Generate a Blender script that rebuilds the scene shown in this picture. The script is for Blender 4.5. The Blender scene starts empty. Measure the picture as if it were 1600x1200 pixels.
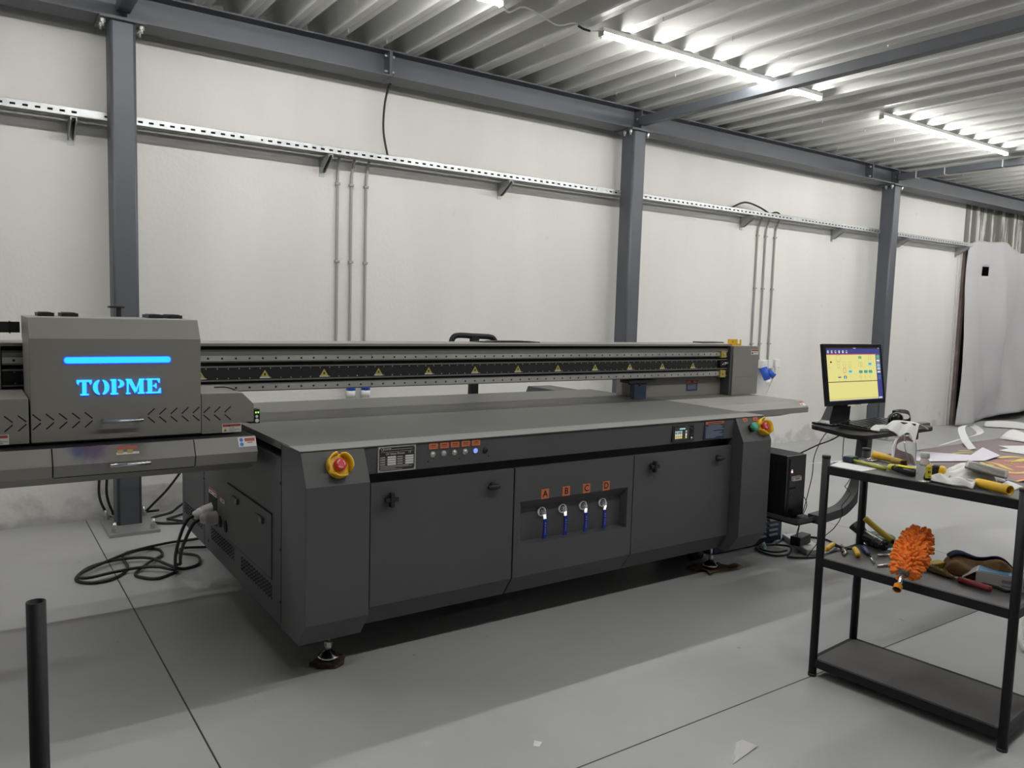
import bpy, bmesh, math, random
from mathutils import Vector, Matrix, Euler
random.seed(7)
SC = bpy.context.scene
COL = SC.collection
PI = math.pi

# ------------------------------------------------------------------ materials
MATS = {}
def mat(name, col, rough=0.5, metal=0.0, emit=None, estr=0.0, noise=0.0, nscale=8.0, bump=0.0, bscale=60.0,
        trans=0.0, ior=1.45, alpha=1.0, spec=0.5, aniso=None, coat=0.0):
    m = bpy.data.materials.new(name); m.use_nodes = True
    nt = m.node_tree; b = nt.nodes['Principled BSDF']
    b.inputs['Base Color'].default_value = (*col, 1)
    b.inputs['Roughness'].default_value = rough
    b.inputs['Metallic'].default_value = metal
    b.inputs['Specular IOR Level'].default_value = spec
    if coat: b.inputs['Coat Weight'].default_value = coat
    if trans:
        b.inputs['Transmission Weight'].default_value = trans; b.inputs['IOR'].default_value = ior
    if emit:
        b.inputs['Emission Color'].default_value = (*emit, 1); b.inputs['Emission Strength'].default_value = estr
    if alpha < 1: b.inputs['Alpha'].default_value = alpha
    if noise or bump:
        tc = nt.nodes.new('ShaderNodeTexCoord')
    if noise:
        n = nt.nodes.new('ShaderNodeTexNoise'); n.inputs['Scale'].default_value = nscale; n.inputs['Detail'].default_value = 5
        if aniso:
            mp = nt.nodes.new('ShaderNodeMapping'); mp.inputs['Scale'].default_value = aniso
            nt.links.new(tc.outputs['Object'], mp.inputs['Vector']); nt.links.new(mp.outputs['Vector'], n.inputs['Vector'])
        else:
            nt.links.new(tc.outputs['Object'], n.inputs['Vector'])
        r = nt.nodes.new('ShaderNodeValToRGB')
        r.color_ramp.elements[0].position = 0.3; r.color_ramp.elements[1].position = 0.7
        r.color_ramp.elements[0].color = (*[max(0, c*(1-noise)) for c in col], 1)
        r.color_ramp.elements[1].color = (*[min(1, c*(1+noise*0.6)) for c in col], 1)
        nt.links.new(n.outputs['Fac'], r.inputs['Fac']); nt.links.new(r.outputs['Color'], b.inputs['Base Color'])
    if bump:
        n2 = nt.nodes.new('ShaderNodeTexNoise'); n2.inputs['Scale'].default_value = bscale; n2.inputs['Detail'].default_value = 4
        nt.links.new(tc.outputs['Object'], n2.inputs['Vector'])
        bp = nt.nodes.new('ShaderNodeBump'); bp.inputs['Strength'].default_value = bump; bp.inputs['Distance'].default_value = 0.004
        nt.links.new(n2.outputs['Fac'], bp.inputs['Height']); nt.links.new(bp.outputs['Normal'], b.inputs['Normal'])
    MATS[name] = m
    return m

def M(n): return MATS[n]

mat('body_grey', (0.082, 0.084, 0.087), 0.5, noise=0.06, nscale=3, bump=0.06, bscale=400)
mat('body_side', (0.074, 0.075, 0.083), 0.5, bump=0.06, bscale=400)
mat('bevel_trim', (0.23, 0.232, 0.222), 0.45)
mat('table', (0.105, 0.106, 0.099), 0.42, noise=0.08, nscale=2.5)
mat('warm_grey', (0.25, 0.242, 0.220), 0.48, bump=0.05, bscale=350)
mat('rail_steel', (0.60, 0.60, 0.585), 0.35, 0.55, noise=0.22, nscale=1.7, aniso=(2.2, 1, 1))
mat('alu', (0.30, 0.30, 0.295), 0.38, 0.8)
mat('chrome', (0.82, 0.82, 0.82), 0.15, 1.0)
mat('brushed', (0.72, 0.72, 0.70), 0.3, 1.0)
mat('black', (0.012, 0.012, 0.014), 0.5)
mat('black_gloss', (0.012, 0.012, 0.014), 0.22)
mat('black_metal', (0.011, 0.011, 0.013), 0.55, bump=0.05, bscale=300, spec=0.3)
mat('shelf_board', (0.085, 0.083, 0.082), 0.5, noise=0.22, nscale=4)
mat('dark_gap', (0.004, 0.004, 0.006), 0.8)
mat('white_plastic', (0.78, 0.78, 0.76), 0.4)
mat('plug_cream', (0.72, 0.70, 0.65), 0.5)
mat('ring_white', (0.9, 0.9, 0.88), 0.4)
mat('offwhite', (0.55, 0.55, 0.51), 0.55)
mat('label_white', (0.72, 0.72, 0.70), 0.5)
mat('orange_tag', (0.60, 0.17, 0.075), 0.55)
mat('ink', (0.03, 0.02, 0.02), 0.6)
mat('label_red', (0.42, 0.07, 0.045), 0.5)
mat('label_blue', (0.05, 0.18, 0.55), 0.5)
mat('caution_navy', (0.025, 0.045, 0.085), 0.45)
mat('caution_line', (0.25, 0.30, 0.36), 0.5)
mat('yellow', (0.85, 0.52, 0.02), 0.4)
mat('tri_yellow', (0.55, 0.50, 0.10), 0.5)
mat('brass', (0.42, 0.34, 0.08), 0.5)
mat('red', (0.62, 0.035, 0.04), 0.35)
mat('green', (0.03, 0.32, 0.18), 0.35)
mat('blue_sleeve', (0.006, 0.022, 0.30), 0.35)
mat('blue_plug', (0.02, 0.10, 0.55), 0.4)
mat('galv', (0.50, 0.52, 0.53), 0.33, 0.75, noise=0.12, nscale=12)
mat('galv_dull', (0.42, 0.43, 0.43), 0.45, 0.6)
mat('steel_paint', (0.088, 0.098, 0.113), 0.5, noise=0.10, nscale=2.5)
mat('conduit', (0.36, 0.355, 0.34), 0.5)
mat('deck', (0.64, 0.64, 0.62), 0.48, 0.0, noise=0.10, nscale=1.6, aniso=(3, 0.6, 1))
mat('cable_black', (0.012, 0.012, 0.013), 0.5)
mat('cable_white', (0.62, 0.62, 0.60), 0.5)
mat('bolt', (0.62, 0.61, 0.59), 0.35, 0.8)
mat('cardboard', (0.20, 0.12, 0.06), 0.9, noise=0.5, nscale=25)
mat('foam_brown', (0.075, 0.045, 0.028), 0.95, noise=0.5, nscale=60, bump=0.5, bscale=80)
mat('tube_glow', (1, 1, 1), 0.5, emit=(1.0, 0.985, 0.95), estr=46.0)
mat('led_blue', (0.0, 0.1, 0.3), 0.4, emit=(0.012, 0.26, 1.0), estr=1.3)
mat('led_cyan', (0.0, 0.2, 0.4), 0.4, emit=(0.03, 0.40, 1.0), estr=0.85)
mat('led_blue_deep', (0.0, 0.02, 0.3), 0.4, emit=(0.015, 0.035, 0.75), estr=1.5)
mat('led_green', (0.1, 0.4, 0.05), 0.4, emit=(0.35, 1.0, 0.1), estr=0.7)
mat('btn_blue', (0.02, 0.03, 0.5), 0.4, emit=(0.12, 0.16, 1.0), estr=1.0)
mat('btn_steel', (0.62, 0.62, 0.58), 0.35, 0.8)
mat('led_pink', (0.4, 0.2, 0.3), 0.4, emit=(1.0, 0.35, 0.6), estr=1.5)
mat('scr_yellow', (0.1, 0.1, 0.05), 0.3, emit=(0.92, 0.84, 0.30), estr=0.36)
mat('scr_navy', (0.01, 0.01, 0.05), 0.3, emit=(0.055, 0.06, 0.27), estr=0.36)
mat('scr_teal', (0.01, 0.05, 0.05), 0.3, emit=(0.07, 0.42, 0.34), estr=0.36)
mat('scr_green', (0.01, 0.05, 0.05), 0.3, emit=(0.16, 0.55, 0.22), estr=0.36)
mat('scr_white', (0.1, 0.1, 0.1), 0.3, emit=(0.8, 0.82, 0.8), estr=0.36)
mat('scr_red', (0.1, 0.0, 0.02), 0.3, emit=(0.55, 0.07, 0.14), estr=0.32)
mat('scr_tan', (0.1, 0.1, 0.05), 0.3, emit=(0.55, 0.46, 0.16), estr=0.32)
mat('scr_dark', (0.01, 0.01, 0.01), 0.3, emit=(0.05, 0.05, 0.05), estr=0.2)
mat('scr_cyan', (0.01, 0.05, 0.05), 0.3, emit=(0.35, 0.75, 0.8), estr=0.4)
mat('paper', (0.74, 0.74, 0.74), 0.7)
mat('paper_lilac', (0.68, 0.64, 0.74), 0.6)
mat('cloth_white', (0.76, 0.76, 0.74), 0.9, bump=0.3, bscale=120)
mat('tarp', (0.56, 0.55, 0.57), 0.5, noise=0.05, nscale=1.2)
mat('poster_plum', (0.125, 0.072, 0.078), 0.45)
mat('poster_red', (0.32, 0.055, 0.058), 0.45)
mat('poster_yellow', (0.62, 0.52, 0.06), 0.45)
mat('poster_olive', (0.42, 0.42, 0.04), 0.45)
mat('poster_orange', (0.80, 0.30, 0.02), 0.45)
mat('glass', (0.97, 0.98, 0.975), 0.02, trans=1.0, ior=1.035, spec=0.6, coat=1.0)
mat('liquid', (0.97, 0.97, 0.95), 0.0, trans=1.0, ior=1.33)
mat('clear_plastic', (0.88, 0.85, 0.84), 0.06, trans=0.85, ior=1.08, coat=1.0)
mat('bag_white', (0.74, 0.74, 0.71), 0.35, bump=0.6, bscale=25)
mat('yellow_grip', (0.82, 0.50, 0.03), 0.45)
mat('yellow_label', (0.72, 0.66, 0.03), 0.5)
mat('yellow_dirty', (0.45, 0.33, 0.03), 0.6)
mat('orange_chenille', (0.95, 0.25, 0.035), 0.85)
mat('orange_cap', (0.85, 0.30, 0.02), 0.4)
mat('leather', (0.21, 0.115, 0.042), 0.9, noise=0.35, nscale=14, bump=0.4, bscale=90)
mat('denim', (0.012, 0.02, 0.075), 0.9)
mat('bristle', (0.14, 0.10, 0.035), 0.9)
mat('red_grip', (0.30, 0.035, 0.04), 0.5)
mat('tin_green', (0.018, 0.055, 0.03), 0.35)
mat('tin_lid', (0.06, 0.13, 0.075), 0.4)
mat('blue_grip', (0.01, 0.025, 0.12), 0.4)
mat('box_white', (0.55, 0.55, 0.54), 0.6)
mat('box_blue', (0.06, 0.22, 0.42), 0.5)
mat('navy_case', (0.018, 0.048, 0.095), 0.4)
mat('louvre', (0.25, 0.31, 0.36), 0.4)
mat('teal_plastic', (0.30, 0.50, 0.50), 0.3)
mat('cladding', (0.17, 0.165, 0.14), 0.6)
mat('maroon', (0.05, 0.012, 0.016), 0.7)
mat('wall_plain', (0.42, 0.415, 0.40), 0.7, noise=0.1, nscale=1.0)
mat('jamb', (0.38, 0.31, 0.29), 0.6, noise=0.3, nscale=6)
mat('wire_dot', (0.55, 0.55, 0.53), 0.4)

# wall: painted plaster with faint stains, fine scratches and dirt near the floor
def wall_mat():
    m = bpy.data.materials.new('wall_paint'); m.use_nodes = True; MATS['wall'] = m
    nt = m.node_tree; L = nt.links; N = nt.nodes; b = N['Principled BSDF']; b.inputs['Roughness'].default_value = 0.75
    tc = N.new('ShaderNodeTexCoord')
    n = N.new('ShaderNodeTexNoise'); n.inputs['Scale'].default_value = 0.9; n.inputs['Detail'].default_value = 6
    mp = N.new('ShaderNodeMapping'); mp.inputs['Scale'].default_value = (1.6, 1, 0.35)
    L.new(tc.outputs['Object'], mp.inputs[0]); L.new(mp.outputs[0], n.inputs['Vector'])
    r = N.new('ShaderNodeValToRGB'); e = r.color_ramp.elements
    e[0].position = .25; e[0].color = (.69, .675, .645, 1); e[1].position = .6; e[1].color = (.755, .745, .715, 1)
    L.new(n.outputs['Fac'], r.inputs[0])
    # small dark scuffs
    s = N.new('ShaderNodeTexNoise'); s.inputs['Scale'].default_value = 9; s.inputs['Detail'].default_value = 8; s.inputs['Roughness'].default_value = .7
    L.new(tc.outputs['Object'], s.inputs['Vector'])
    sr = N.new('ShaderNodeValToRGB'); se = sr.color_ramp.elements
    se[0].position = .715; se[0].color = (0, 0, 0, 1); se[1].position = .80; se[1].color = (.55, .55, .55, 1)
    L.new(s.outputs['Fac'], sr.inputs[0])
    mx = N.new('ShaderNodeMixRGB'); mx.inputs[2].default_value = (.33, .32, .30, 1)
    L.new(sr.outputs[0], mx.inputs[0]); L.new(r.outputs[0], mx.inputs[1])
    # damp grime streaks above the floor
    sx = N.new('ShaderNodeSeparateXYZ'); L.new(tc.outputs['Object'], sx.inputs[0])
    g = N.new('ShaderNodeTexNoise'); g.inputs['Scale'].default_value = 5; g.inputs['Detail'].default_value = 8
    L.new(tc.outputs['Object'], g.inputs['Vector'])
    mr = N.new('ShaderNodeMapRange'); mr.inputs[1].default_value = 0.0; mr.inputs[2].default_value = 0.35; mr.inputs[3].default_value = .62; mr.inputs[4].default_value = .30
    L.new(sx.outputs[2], mr.inputs[0])
    gt = N.new('ShaderNodeMath'); gt.operation = 'LESS_THAN'
    ad = N.new('ShaderNodeMath'); ad.operation = 'SUBTRACT'; L.new(mr.outputs[0], ad.inputs[0]); L.new(g.outputs['Fac'], ad.inputs[1])
    cr = N.new('ShaderNodeMapRange'); cr.inputs[1].default_value = 0; cr.inputs[2].default_value = .12; cr.inputs[3].default_value = 0; cr.inputs[4].default_value = .38
    L.new(ad.outputs[0], cr.inputs[0])
    m2 = N.new('ShaderNodeMixRGB'); m2.inputs[2].default_value = (.30, .29, .27, 1)
    L.new(cr.outputs[0], m2.inputs[0]); L.new(mx.outputs[0], m2.inputs[1])
    N.remove(gt)
    L.new(m2.outputs[0], b.inputs['Base Color'])
    bn = N.new('ShaderNodeTexNoise'); bn.inputs['Scale'].default_value = 45; bn.inputs['Detail'].default_value = 5
    L.new(tc.outputs['Object'], bn.inputs['Vector'])
    bp = N.new('ShaderNodeBump'); bp.inputs['Strength'].default_value = .25; bp.inputs['Distance'].default_value = .006
    L.new(bn.outputs['Fac'], bp.inputs['Height']); L.new(bp.outputs[0], b.inputs['Normal'])
wall_mat()

# floor: grey epoxy over concrete with saw-cut joints, small spots and trowel mottling
def floor_mat():
    m = bpy.data.materials.new('floor_epoxy'); m.use_nodes = True; MATS['floor'] = m
    nt = m.node_tree; L = nt.links; N = nt.nodes; b = N['Principled BSDF']
    tc = N.new('ShaderNodeTexCoord')
    n = N.new('ShaderNodeTexNoise'); n.inputs['Scale'].default_value = 1.6; n.inputs['Detail'].default_value = 7; n.inputs['Roughness'].default_value = .6
    L.new(tc.outputs['Object'], n.inputs['Vector'])
    r = N.new('ShaderNodeValToRGB'); e = r.color_ramp.elements
    e[0].position = .3; e[0].color = (.37, .375, .378, 1); e[1].position = .7; e[1].color = (.425, .43, .43, 1)
    L.new(n.outputs['Fac'], r.inputs[0])
    s = N.new('ShaderNodeTexNoise'); s.inputs['Scale'].default_value = 13; s.inputs['Detail'].default_value = 3
    L.new(tc.outputs['Object'], s.inputs['Vector'])
    sr = N.new('ShaderNodeValToRGB'); se = sr.color_ramp.elements
    se[0].position = .735; se[0].color = (0, 0, 0, 1); se[1].position = .77; se[1].color = (.5, .5, .5, 1)
    L.new(s.outputs['Fac'], sr.inputs[0])
    mx = N.new('ShaderNodeMixRGB'); mx.inputs[2].default_value = (.16, .155, .15, 1)
    L.new(sr.outputs[0], mx.inputs[0]); L.new(r.outputs[0], mx.inputs[1])
    sx = N.new('ShaderNodeSeparateXYZ'); L.new(tc.outputs['Object'], sx.inputs[0])
    last = mx
    for ax, v in ((0, .643), (0, 5.285), (0, 9.93), (1, 1.902), (1, -2.74)):
        d = N.new('ShaderNodeMath'); d.operation = 'SUBTRACT'; L.new(sx.outputs[ax], d.inputs[0]); d.inputs[1].default_value = v
        a = N.new('ShaderNodeMath'); a.operation = 'ABSOLUTE'; L.new(d.outputs[0], a.inputs[0])
        c = N.new('ShaderNodeMath'); c.operation = 'LESS_THAN'; L.new(a.outputs[0], c.inputs[0]); c.inputs[1].default_value = .0032
        k = N.new('ShaderNodeMixRGB'); k.inputs[2].default_value = (.03, .03, .03, 1)
        L.new(c.outputs[0], k.inputs[0]); L.new(last.outputs[0], k.inputs[1]); last = k
    L.new(last.outputs[0], b.inputs['Base Color'])
    rr = N.new('ShaderNodeMapRange'); rr.inputs[3].default_value = .36; rr.inputs[4].default_value = .52
    L.new(n.outputs['Fac'], rr.inputs[0]); L.new(rr.outputs[0], b.inputs['Roughness'])
    b.inputs['Specular IOR Level'].default_value = .45
floor_mat()

# foam-streaked cladding above the tarp
def streak_mat():
    m = bpy.data.materials.new('streaked_cladding'); m.use_nodes = True; MATS['streak'] = m
    nt = m.node_tree; L = nt.links; N = nt.nodes; b = N['Principled BSDF']; b.inputs['Roughness'].default_value = .65
    tc = N.new('ShaderNodeTexCoord'); mp = N.new('ShaderNodeMapping'); mp.inputs['Scale'].default_value = (7, 1, .55)
    n = N.new('ShaderNodeTexNoise'); n.inputs['Scale'].default_value = 1.6; n.inputs['Detail'].default_value = 9; n.inputs['Roughness'].default_value = .68
    L.new(tc.outputs['Object'], mp.inputs[0]); L.new(mp.outputs[0], n.inputs['Vector'])
    r = N.new('ShaderNodeValToRGB'); e = r.color_ramp.elements
    e[0].position = .45; e[0].color = (.17, .165, .135, 1); e[1].position = .52; e[1].color = (.66, .66, .62, 1)
    L.new(n.outputs['Fac'], r.inputs[0]); L.new(r.outputs[0], b.inputs['Base Color'])
streak_mat()

# capping-tray door with ink spatter
def ink_mat():
    m = bpy.data.materials.new('ink_spattered_panel'); m.use_nodes = True; MATS['inky'] = m
    nt = m.node_tree; L = nt.links; N = nt.nodes; b = N['Principled BSDF']; b.inputs['Roughness'].default_value = .5
    tc = N.new('ShaderNodeTexCoord'); last = None
    base = N.new('ShaderNodeRGB'); base.outputs[0].default_value = (.225, .218, .208, 1); last = base.outputs[0]
    nz = N.new('ShaderNodeTexNoise'); nz.inputs['Scale'].default_value = 30; nz.inputs['Detail'].default_value = 6
    L.new(tc.outputs['Object'], nz.inputs['Vector'])
    for (cx, cz, rad, col, amt) in ((.345, .945, .042, (.02, .05, .16, 1), .9), (.395, .94, .05, (.07, .02, .12, 1), .85), (.37, .958, .018, (.14, .015, .05, 1), .8),
                                    (.505, .915, .06, (.20, .19, .06, 1), .7), (.535, .962, .05, (.02, .02, .03, 1), .85), (.475, .935, .07, (.14, .10, .13, 1), .4)):
        vm = N.new('ShaderNodeVectorMath'); vm.operation = 'SUBTRACT'; vm.inputs[1].default_value = (cx-2.43, 3.32-3.9, cz)
        L.new(tc.outputs['Object'], vm.inputs[0])
        ml = N.new('ShaderNodeVectorMath'); ml.operation = 'MULTIPLY'; ml.inputs[1].default_value = (1, 0, 1); L.new(vm.outputs[0], ml.inputs[0])
        ln = N.new('ShaderNodeVectorMath'); ln.operation = 'LENGTH'; L.new(ml.outputs[0], ln.inputs[0])
        ad = N.new('ShaderNodeMath'); ad.operation = 'MULTIPLY_ADD'; L.new(nz.outputs['Fac'], ad.inputs[0]); ad.inputs[1].default_value = .05; L.new(ln.outputs['Value'], ad.inputs[2])
        mr = N.new('ShaderNodeMapRange'); mr.interpolation_type = 'SMOOTHSTEP'; mr.inputs[1].default_value = .025; mr.inputs[2].default_value = rad*1.7 + .02; mr.inputs[3].default_value = amt; mr.inputs[4].default_value = 0
        L.new(ad.outputs[0], mr.inputs[0])
        mx = N.new('ShaderNodeMixRGB'); mx.inputs[2].default_value = col; L.new(mr.outputs[0], mx.inputs[0]); L.new(last, mx.inputs[1]); last = mx.outputs[0]
    L.new(last, b.inputs['Base Color'])
ink_mat()

# ------------------------------------------------------------------ mesh builder
class MB:
    def __init__(s): s.v = []; s.f = []; s.m = []; s.mats = []; s.sm = []
    def mi(s, name):
        if name not in s.mats: s.mats.append(name)
        return s.mats.index(name)
    def add(s, vs, fs, m, smooth=False):
        o = len(s.v); k = s.mi(m); s.v += [tuple(p) for p in vs]
        for f in fs:
            s.f.append(tuple(i + o for i in f)); s.m.append(k); s.sm.append(smooth)
        return s
    def box(s, x0, x1, y0, y1, z0, z1, m):
        v = [(x0,y0,z0),(x1,y0,z0),(x1,y1,z0),(x0,y1,z0),(x0,y0,z1),(x1,y0,z1),(x1,y1,z1),(x0,y1,z1)]
        return s.add(v, [(0,3,2,1),(4,5,6,7),(0,1,5,4),(1,2,6,5),(2,3,7,6),(3,0,4,7)], m)
    def prism(s, pts, axis, a, b, m, smooth=False):
        """extrude a 2-D outline along an axis; pts are the two other coordinates in xyz order"""
        def mk(p, t): return {'x': (t, p[0], p[1]), 'y': (p[0], t, p[1]), 'z': (p[0], p[1], t)}[axis]
        n = len(pts); v = [mk(p, a) for p in pts] + [mk(p, b) for p in pts]
        f = [tuple(range(n))[::-1], tuple(range(n, 2*n))] + [(i, (i+1) % n, n+(i+1) % n, n+i) for i in range(n)]
        return s.add(v, f, m, smooth)
    def loft(s, rings, m, caps=True, smooth=True, closed=True):
        n = len(rings[0]); v = [p for r in rings for p in r]; f = []
        for j in range(len(rings)-1):
            for i in range(n if closed else n-1):
                f.append((j*n+i, j*n+(i+1) % n, (j+1)*n+(i+1) % n, (j+1)*n+i))
        if caps: f += [tuple(range(n))[::-1], tuple(range((len(rings)-1)*n, len(rings)*n))]
        return s.add(v, f, m, smooth)
    def cyl(s, p0, p1, r, m, r1=None, n=16, caps=True, smooth=True):
        p0 = Vector(p0); p1 = Vector(p1); r1 = r if r1 is None else r1
        d = (p1-p0).normalized(); a = d.orthogonal().normalized(); b = d.cross(a)
        R = []
        for p, q in ((p0, r), (p1, r1)):
            R.append([p + (a*math.cos(2*PI*i/n) + b*math.sin(2*PI*i/n))*q for i in range(n)])
        return s.loft(R, m, caps, smooth)
    def lathe(s, p0, axis, prof, m, n=20, smooth=True, caps=True):
        """prof: list of (distance along the axis, radius)"""
        p0 = Vector(p0); d = Vector(axis).normalized(); a = d.orthogonal().normalized(); b = d.cross(a)
        R = [[p0 + d*h + (a*math.cos(2*PI*i/n) + b*math.sin(2*PI*i/n))*q for i in range(n)] for h, q in prof]
        return s.loft(R, m, caps, smooth)
    def tube(s, pts, r, m, n=8, sub=6, rs=None, flat=1.0, up=None):
        P = [Vector(p) for p in pts]
        if sub > 1 and len(P) > 2:
            Q = []
            for i in range(len(P)-1):
                a = P[max(i-1, 0)]; b = P[i]; c = P[i+1]; d = P[min(i+2, len(P)-1)]
                for k in range(sub):
                    t = k/sub
                    Q.append(.5*((2*b) + (c-a)*t + (2*a-5*b+4*c-d)*t*t + (3*b-a-3*c+d)*t**3))
            Q.append(P[-1]); P = Q
        R = []; prev = None
        for i, p in enumerate(P):
            t = (P[min(i+1, len(P)-1)] - P[max(i-1, 0)]).normalized()
            if up is not None: a = Vector(up)
            else: a = prev if prev is not None else t.orthogonal()
            a = (a - t*a.dot(t)).normalized(); b = t.cross(a); prev = a
            q = r if rs is None else rs[0] + (rs[1]-rs[0])*i/(len(P)-1)
            R.append([p + (a*math.cos(2*PI*k/n)*flat + b*math.sin(2*PI*k/n))*q for k in range(n)])
        return s.loft(R, m, True, True)
    def strip(s, pts, wvec, tvec, m, sub=5):
        """a flat band with rectangular section following pts"""
        P = [Vector(p) for p in pts]; w = Vector(wvec); Q = []
        for i in range(len(P)-1):
            a = P[max(i-1, 0)]; b = P[i]; c = P[i+1]; d = P[min(i+2, len(P)-1)]
            for k in range(sub):
                t = k/sub; Q.append(.5*((2*b) + (c-a)*t + (2*a-5*b+4*c-d)*t*t + (3*b-a-3*c+d)*t**3))
        Q.append(P[-1]); R = []
        for i, p in enumerate(Q):
            t = (Q[min(i+1, len(Q)-1)] - Q[max(i-1, 0)]).normalized()
            nn = t.cross(w).normalized()*tvec
            R.append([p+w/2+nn/2, p-w/2+nn/2, p-w/2-nn/2, p+w/2-nn/2])
        return s.loft(R, m, True, False)
    def ell(s, c, r, m, nu=16, nv=10):
        c = Vector(c); R = []
        for j in range(1, nv):
            th = PI*j/nv
            R.append([c + Vector((r[0]*math.sin(th)*math.cos(2*PI*i/nu), r[1]*math.sin(th)*math.sin(2*PI*i/nu), -r[2]*math.cos(th))) for i in range(nu)])
        return s.loft(R, m, True, True)
    def poly(s, pts, m): return s.add(pts, [tuple(range(len(pts)))], m)
    def grid(s, fn, nu, nv, m, smooth=True):
        v = [fn(i/(nu-1), j/(nv-1)) for j in range(nv) for i in range(nu)]
        f = [(j*nu+i, j*nu+i+1, (j+1)*nu+i+1, (j+1)*nu+i) for j in range(nv-1) for i in range(nu-1)]
        return s.add(v, f, m, smooth)
    def text(s, body, loc, size, m, xdir=(1,0,0), ydir=(0,0,1), align='CENTER', depth=.0008, width=None, bold=0):
        cu = bpy.data.curves.new('t', 'FONT'); cu.body = body; cu.size = 1; cu.align_x = align; cu.align_y = 'CENTER'; cu.resolution_u = 3; cu.offset = bold
        o = bpy.data.objects.new('t', cu); COL.objects.link(o); bpy.context.view_layer.update()
        dg = bpy.context.evaluated_depsgraph_get(); me = o.evaluated_get(dg).to_mesh()
        X = Vector(xdir); Y = Vector(ydir); P = Vector(loc); Zn = X.cross(Y).normalized()*depth
        ws = [v.co.x for v in me.vertices]; w = (max(ws)-min(ws)) if ws else 1
        kx = size if width is None else width/w
        vs = [P + X*v.co.x*kx + Y*v.co.y*size + Zn for v in me.vertices]
        fs = [tuple(p.vertices) for p in me.polygons]
        s.add(vs, fs, m); o.evaluated_get(dg).to_mesh_clear(); bpy.data.objects.remove(o); bpy.data.curves.remove(cu)
        return s
    def xf(s, mtx):
        s.v = [tuple(mtx @ Vector(p)) for p in s.v]; return s

def build(mb, name, parent=None, world=True, bevel=0, solid=0, subsurf=0, kind=None, label=None):
    """ONE mesh object from a builder; world=True: coordinates are world ones and the root is not rotated"""
    me = bpy.data.meshes.new(name)
    off = Vector((0, 0, 0))
    if world and parent is not None:
        r = parent
        while r is not None: off += r.location; r = r.parent
    me.from_pydata([tuple(Vector(p)-off) for p in mb.v], [], mb.f)
    for n in mb.mats: me.materials.append(MATS[n])
    me.polygons.foreach_set('material_index', mb.m); me.polygons.foreach_set('use_smooth', mb.sm)
    me.update()
    bm = bmesh.new(); bm.from_mesh(me); bmesh.ops.recalc_face_normals(bm, faces=bm.faces); bm.to_mesh(me); bm.free()
    o = bpy.data.objects.new(name, me); COL.objects.link(o)
    if parent is not None: o.parent = parent
    if subsurf:
        q = o.modifiers.new('s', 'SUBSURF'); q.levels = subsurf; q.render_levels = subsurf
    if solid:
        q = o.modifiers.new('t', 'SOLIDIFY'); q.thickness = solid; q.offset = 0
    if bevel:
        q = o.modifiers.new('b', 'BEVEL'); q.width = bevel; q.segments = 2; q.limit_method = 'ANGLE'; q.angle_limit = math.radians(40)
    if kind: o['kind'] = kind
    if label: o['label'] = label
    return o
def tag(o, label, cat, group=None, kind=None):
    o['label'] = label; o['category'] = cat
    if group: o['group'] = group
    if kind: o['kind'] = kind
    return o
def thing(name, loc, label, cat, group=None, rz=0):
    o = bpy.data.objects.new(name, None); COL.objects.link(o); o.location = loc; o.rotation_euler = (0, 0, rz)
    o.empty_display_size = .1
    return tag(o, label, cat, group)
def structure(mb, name, **k): return build(mb, name, None, True, kind='structure', **k)
EXPOSURE = 1.12
# ------------------------------------------------------------------ the room
WY = 5.97
X0, X1, Y0 = -6.0, 17.0, -7.0
structure(MB().box(X0, X1, Y0, 7.4, -.15, 0, 'floor'), 'floor')
structure(MB().box(X0, 12.26, WY, 6.2, 0, 3.82, 'wall'), 'wall_back')
structure(MB().box(X0-.2, X0, Y0, 6.2, 0, 3.82, 'wall_plain'), 'wall_left')
structure(MB().box(X1, X1+.2, Y0, 7.4, 0, 3.82, 'wall_plain'), 'wall_right')
structure(MB().box(X0, X1, Y0-.2, Y0, 0, 3.82, 'wall_plain'), 'wall_front')
b = MB()
b.box(12.26, X1, 5.99, 6.06, 2.62, 3.82, 'streak')
for x in (12.27, 12.52, 12.62, 12.98, 13.30, 13.72, 14.2, 14.7):       # standing seams of the cladding
    b.prism([(x, 5.95), (x+.05, 5.95), (x+.08, 5.99), (x-.03, 5.99)], 'z', 2.62, 3.82, 'cladding' if x not in (12.62,) else 'streak')
structure(b, 'wall_rear')
b = MB(); b.box(12.26, X1, 7.2, 7.4, 0, 3.82, 'maroon'); b.box(12.26, X1, 6.06, 7.2, 2.62, 2.70, 'maroon'); b.box(12.10, 12.26, 6.2, 7.4, 0, 3.82, 'maroon')
structure(b, 'wall_outside')
b = MB(); b.box(12.265, 12.33, 5.93, 6.04, 0, 2.66, 'jamb'); b.box(12.33, 12.40, 5.98, 6.10, 0, 2.66, 'maroon')
structure(b, 'trim_1')
b = MB(); b.box(12.12, 12.135, 5.955, 5.969, 0, 2.66, 'wall'); b.box(12.20, 12.212, 5.945, 5.969, 0, 2.66, 'wall')
structure(b, 'trim_2')
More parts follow.
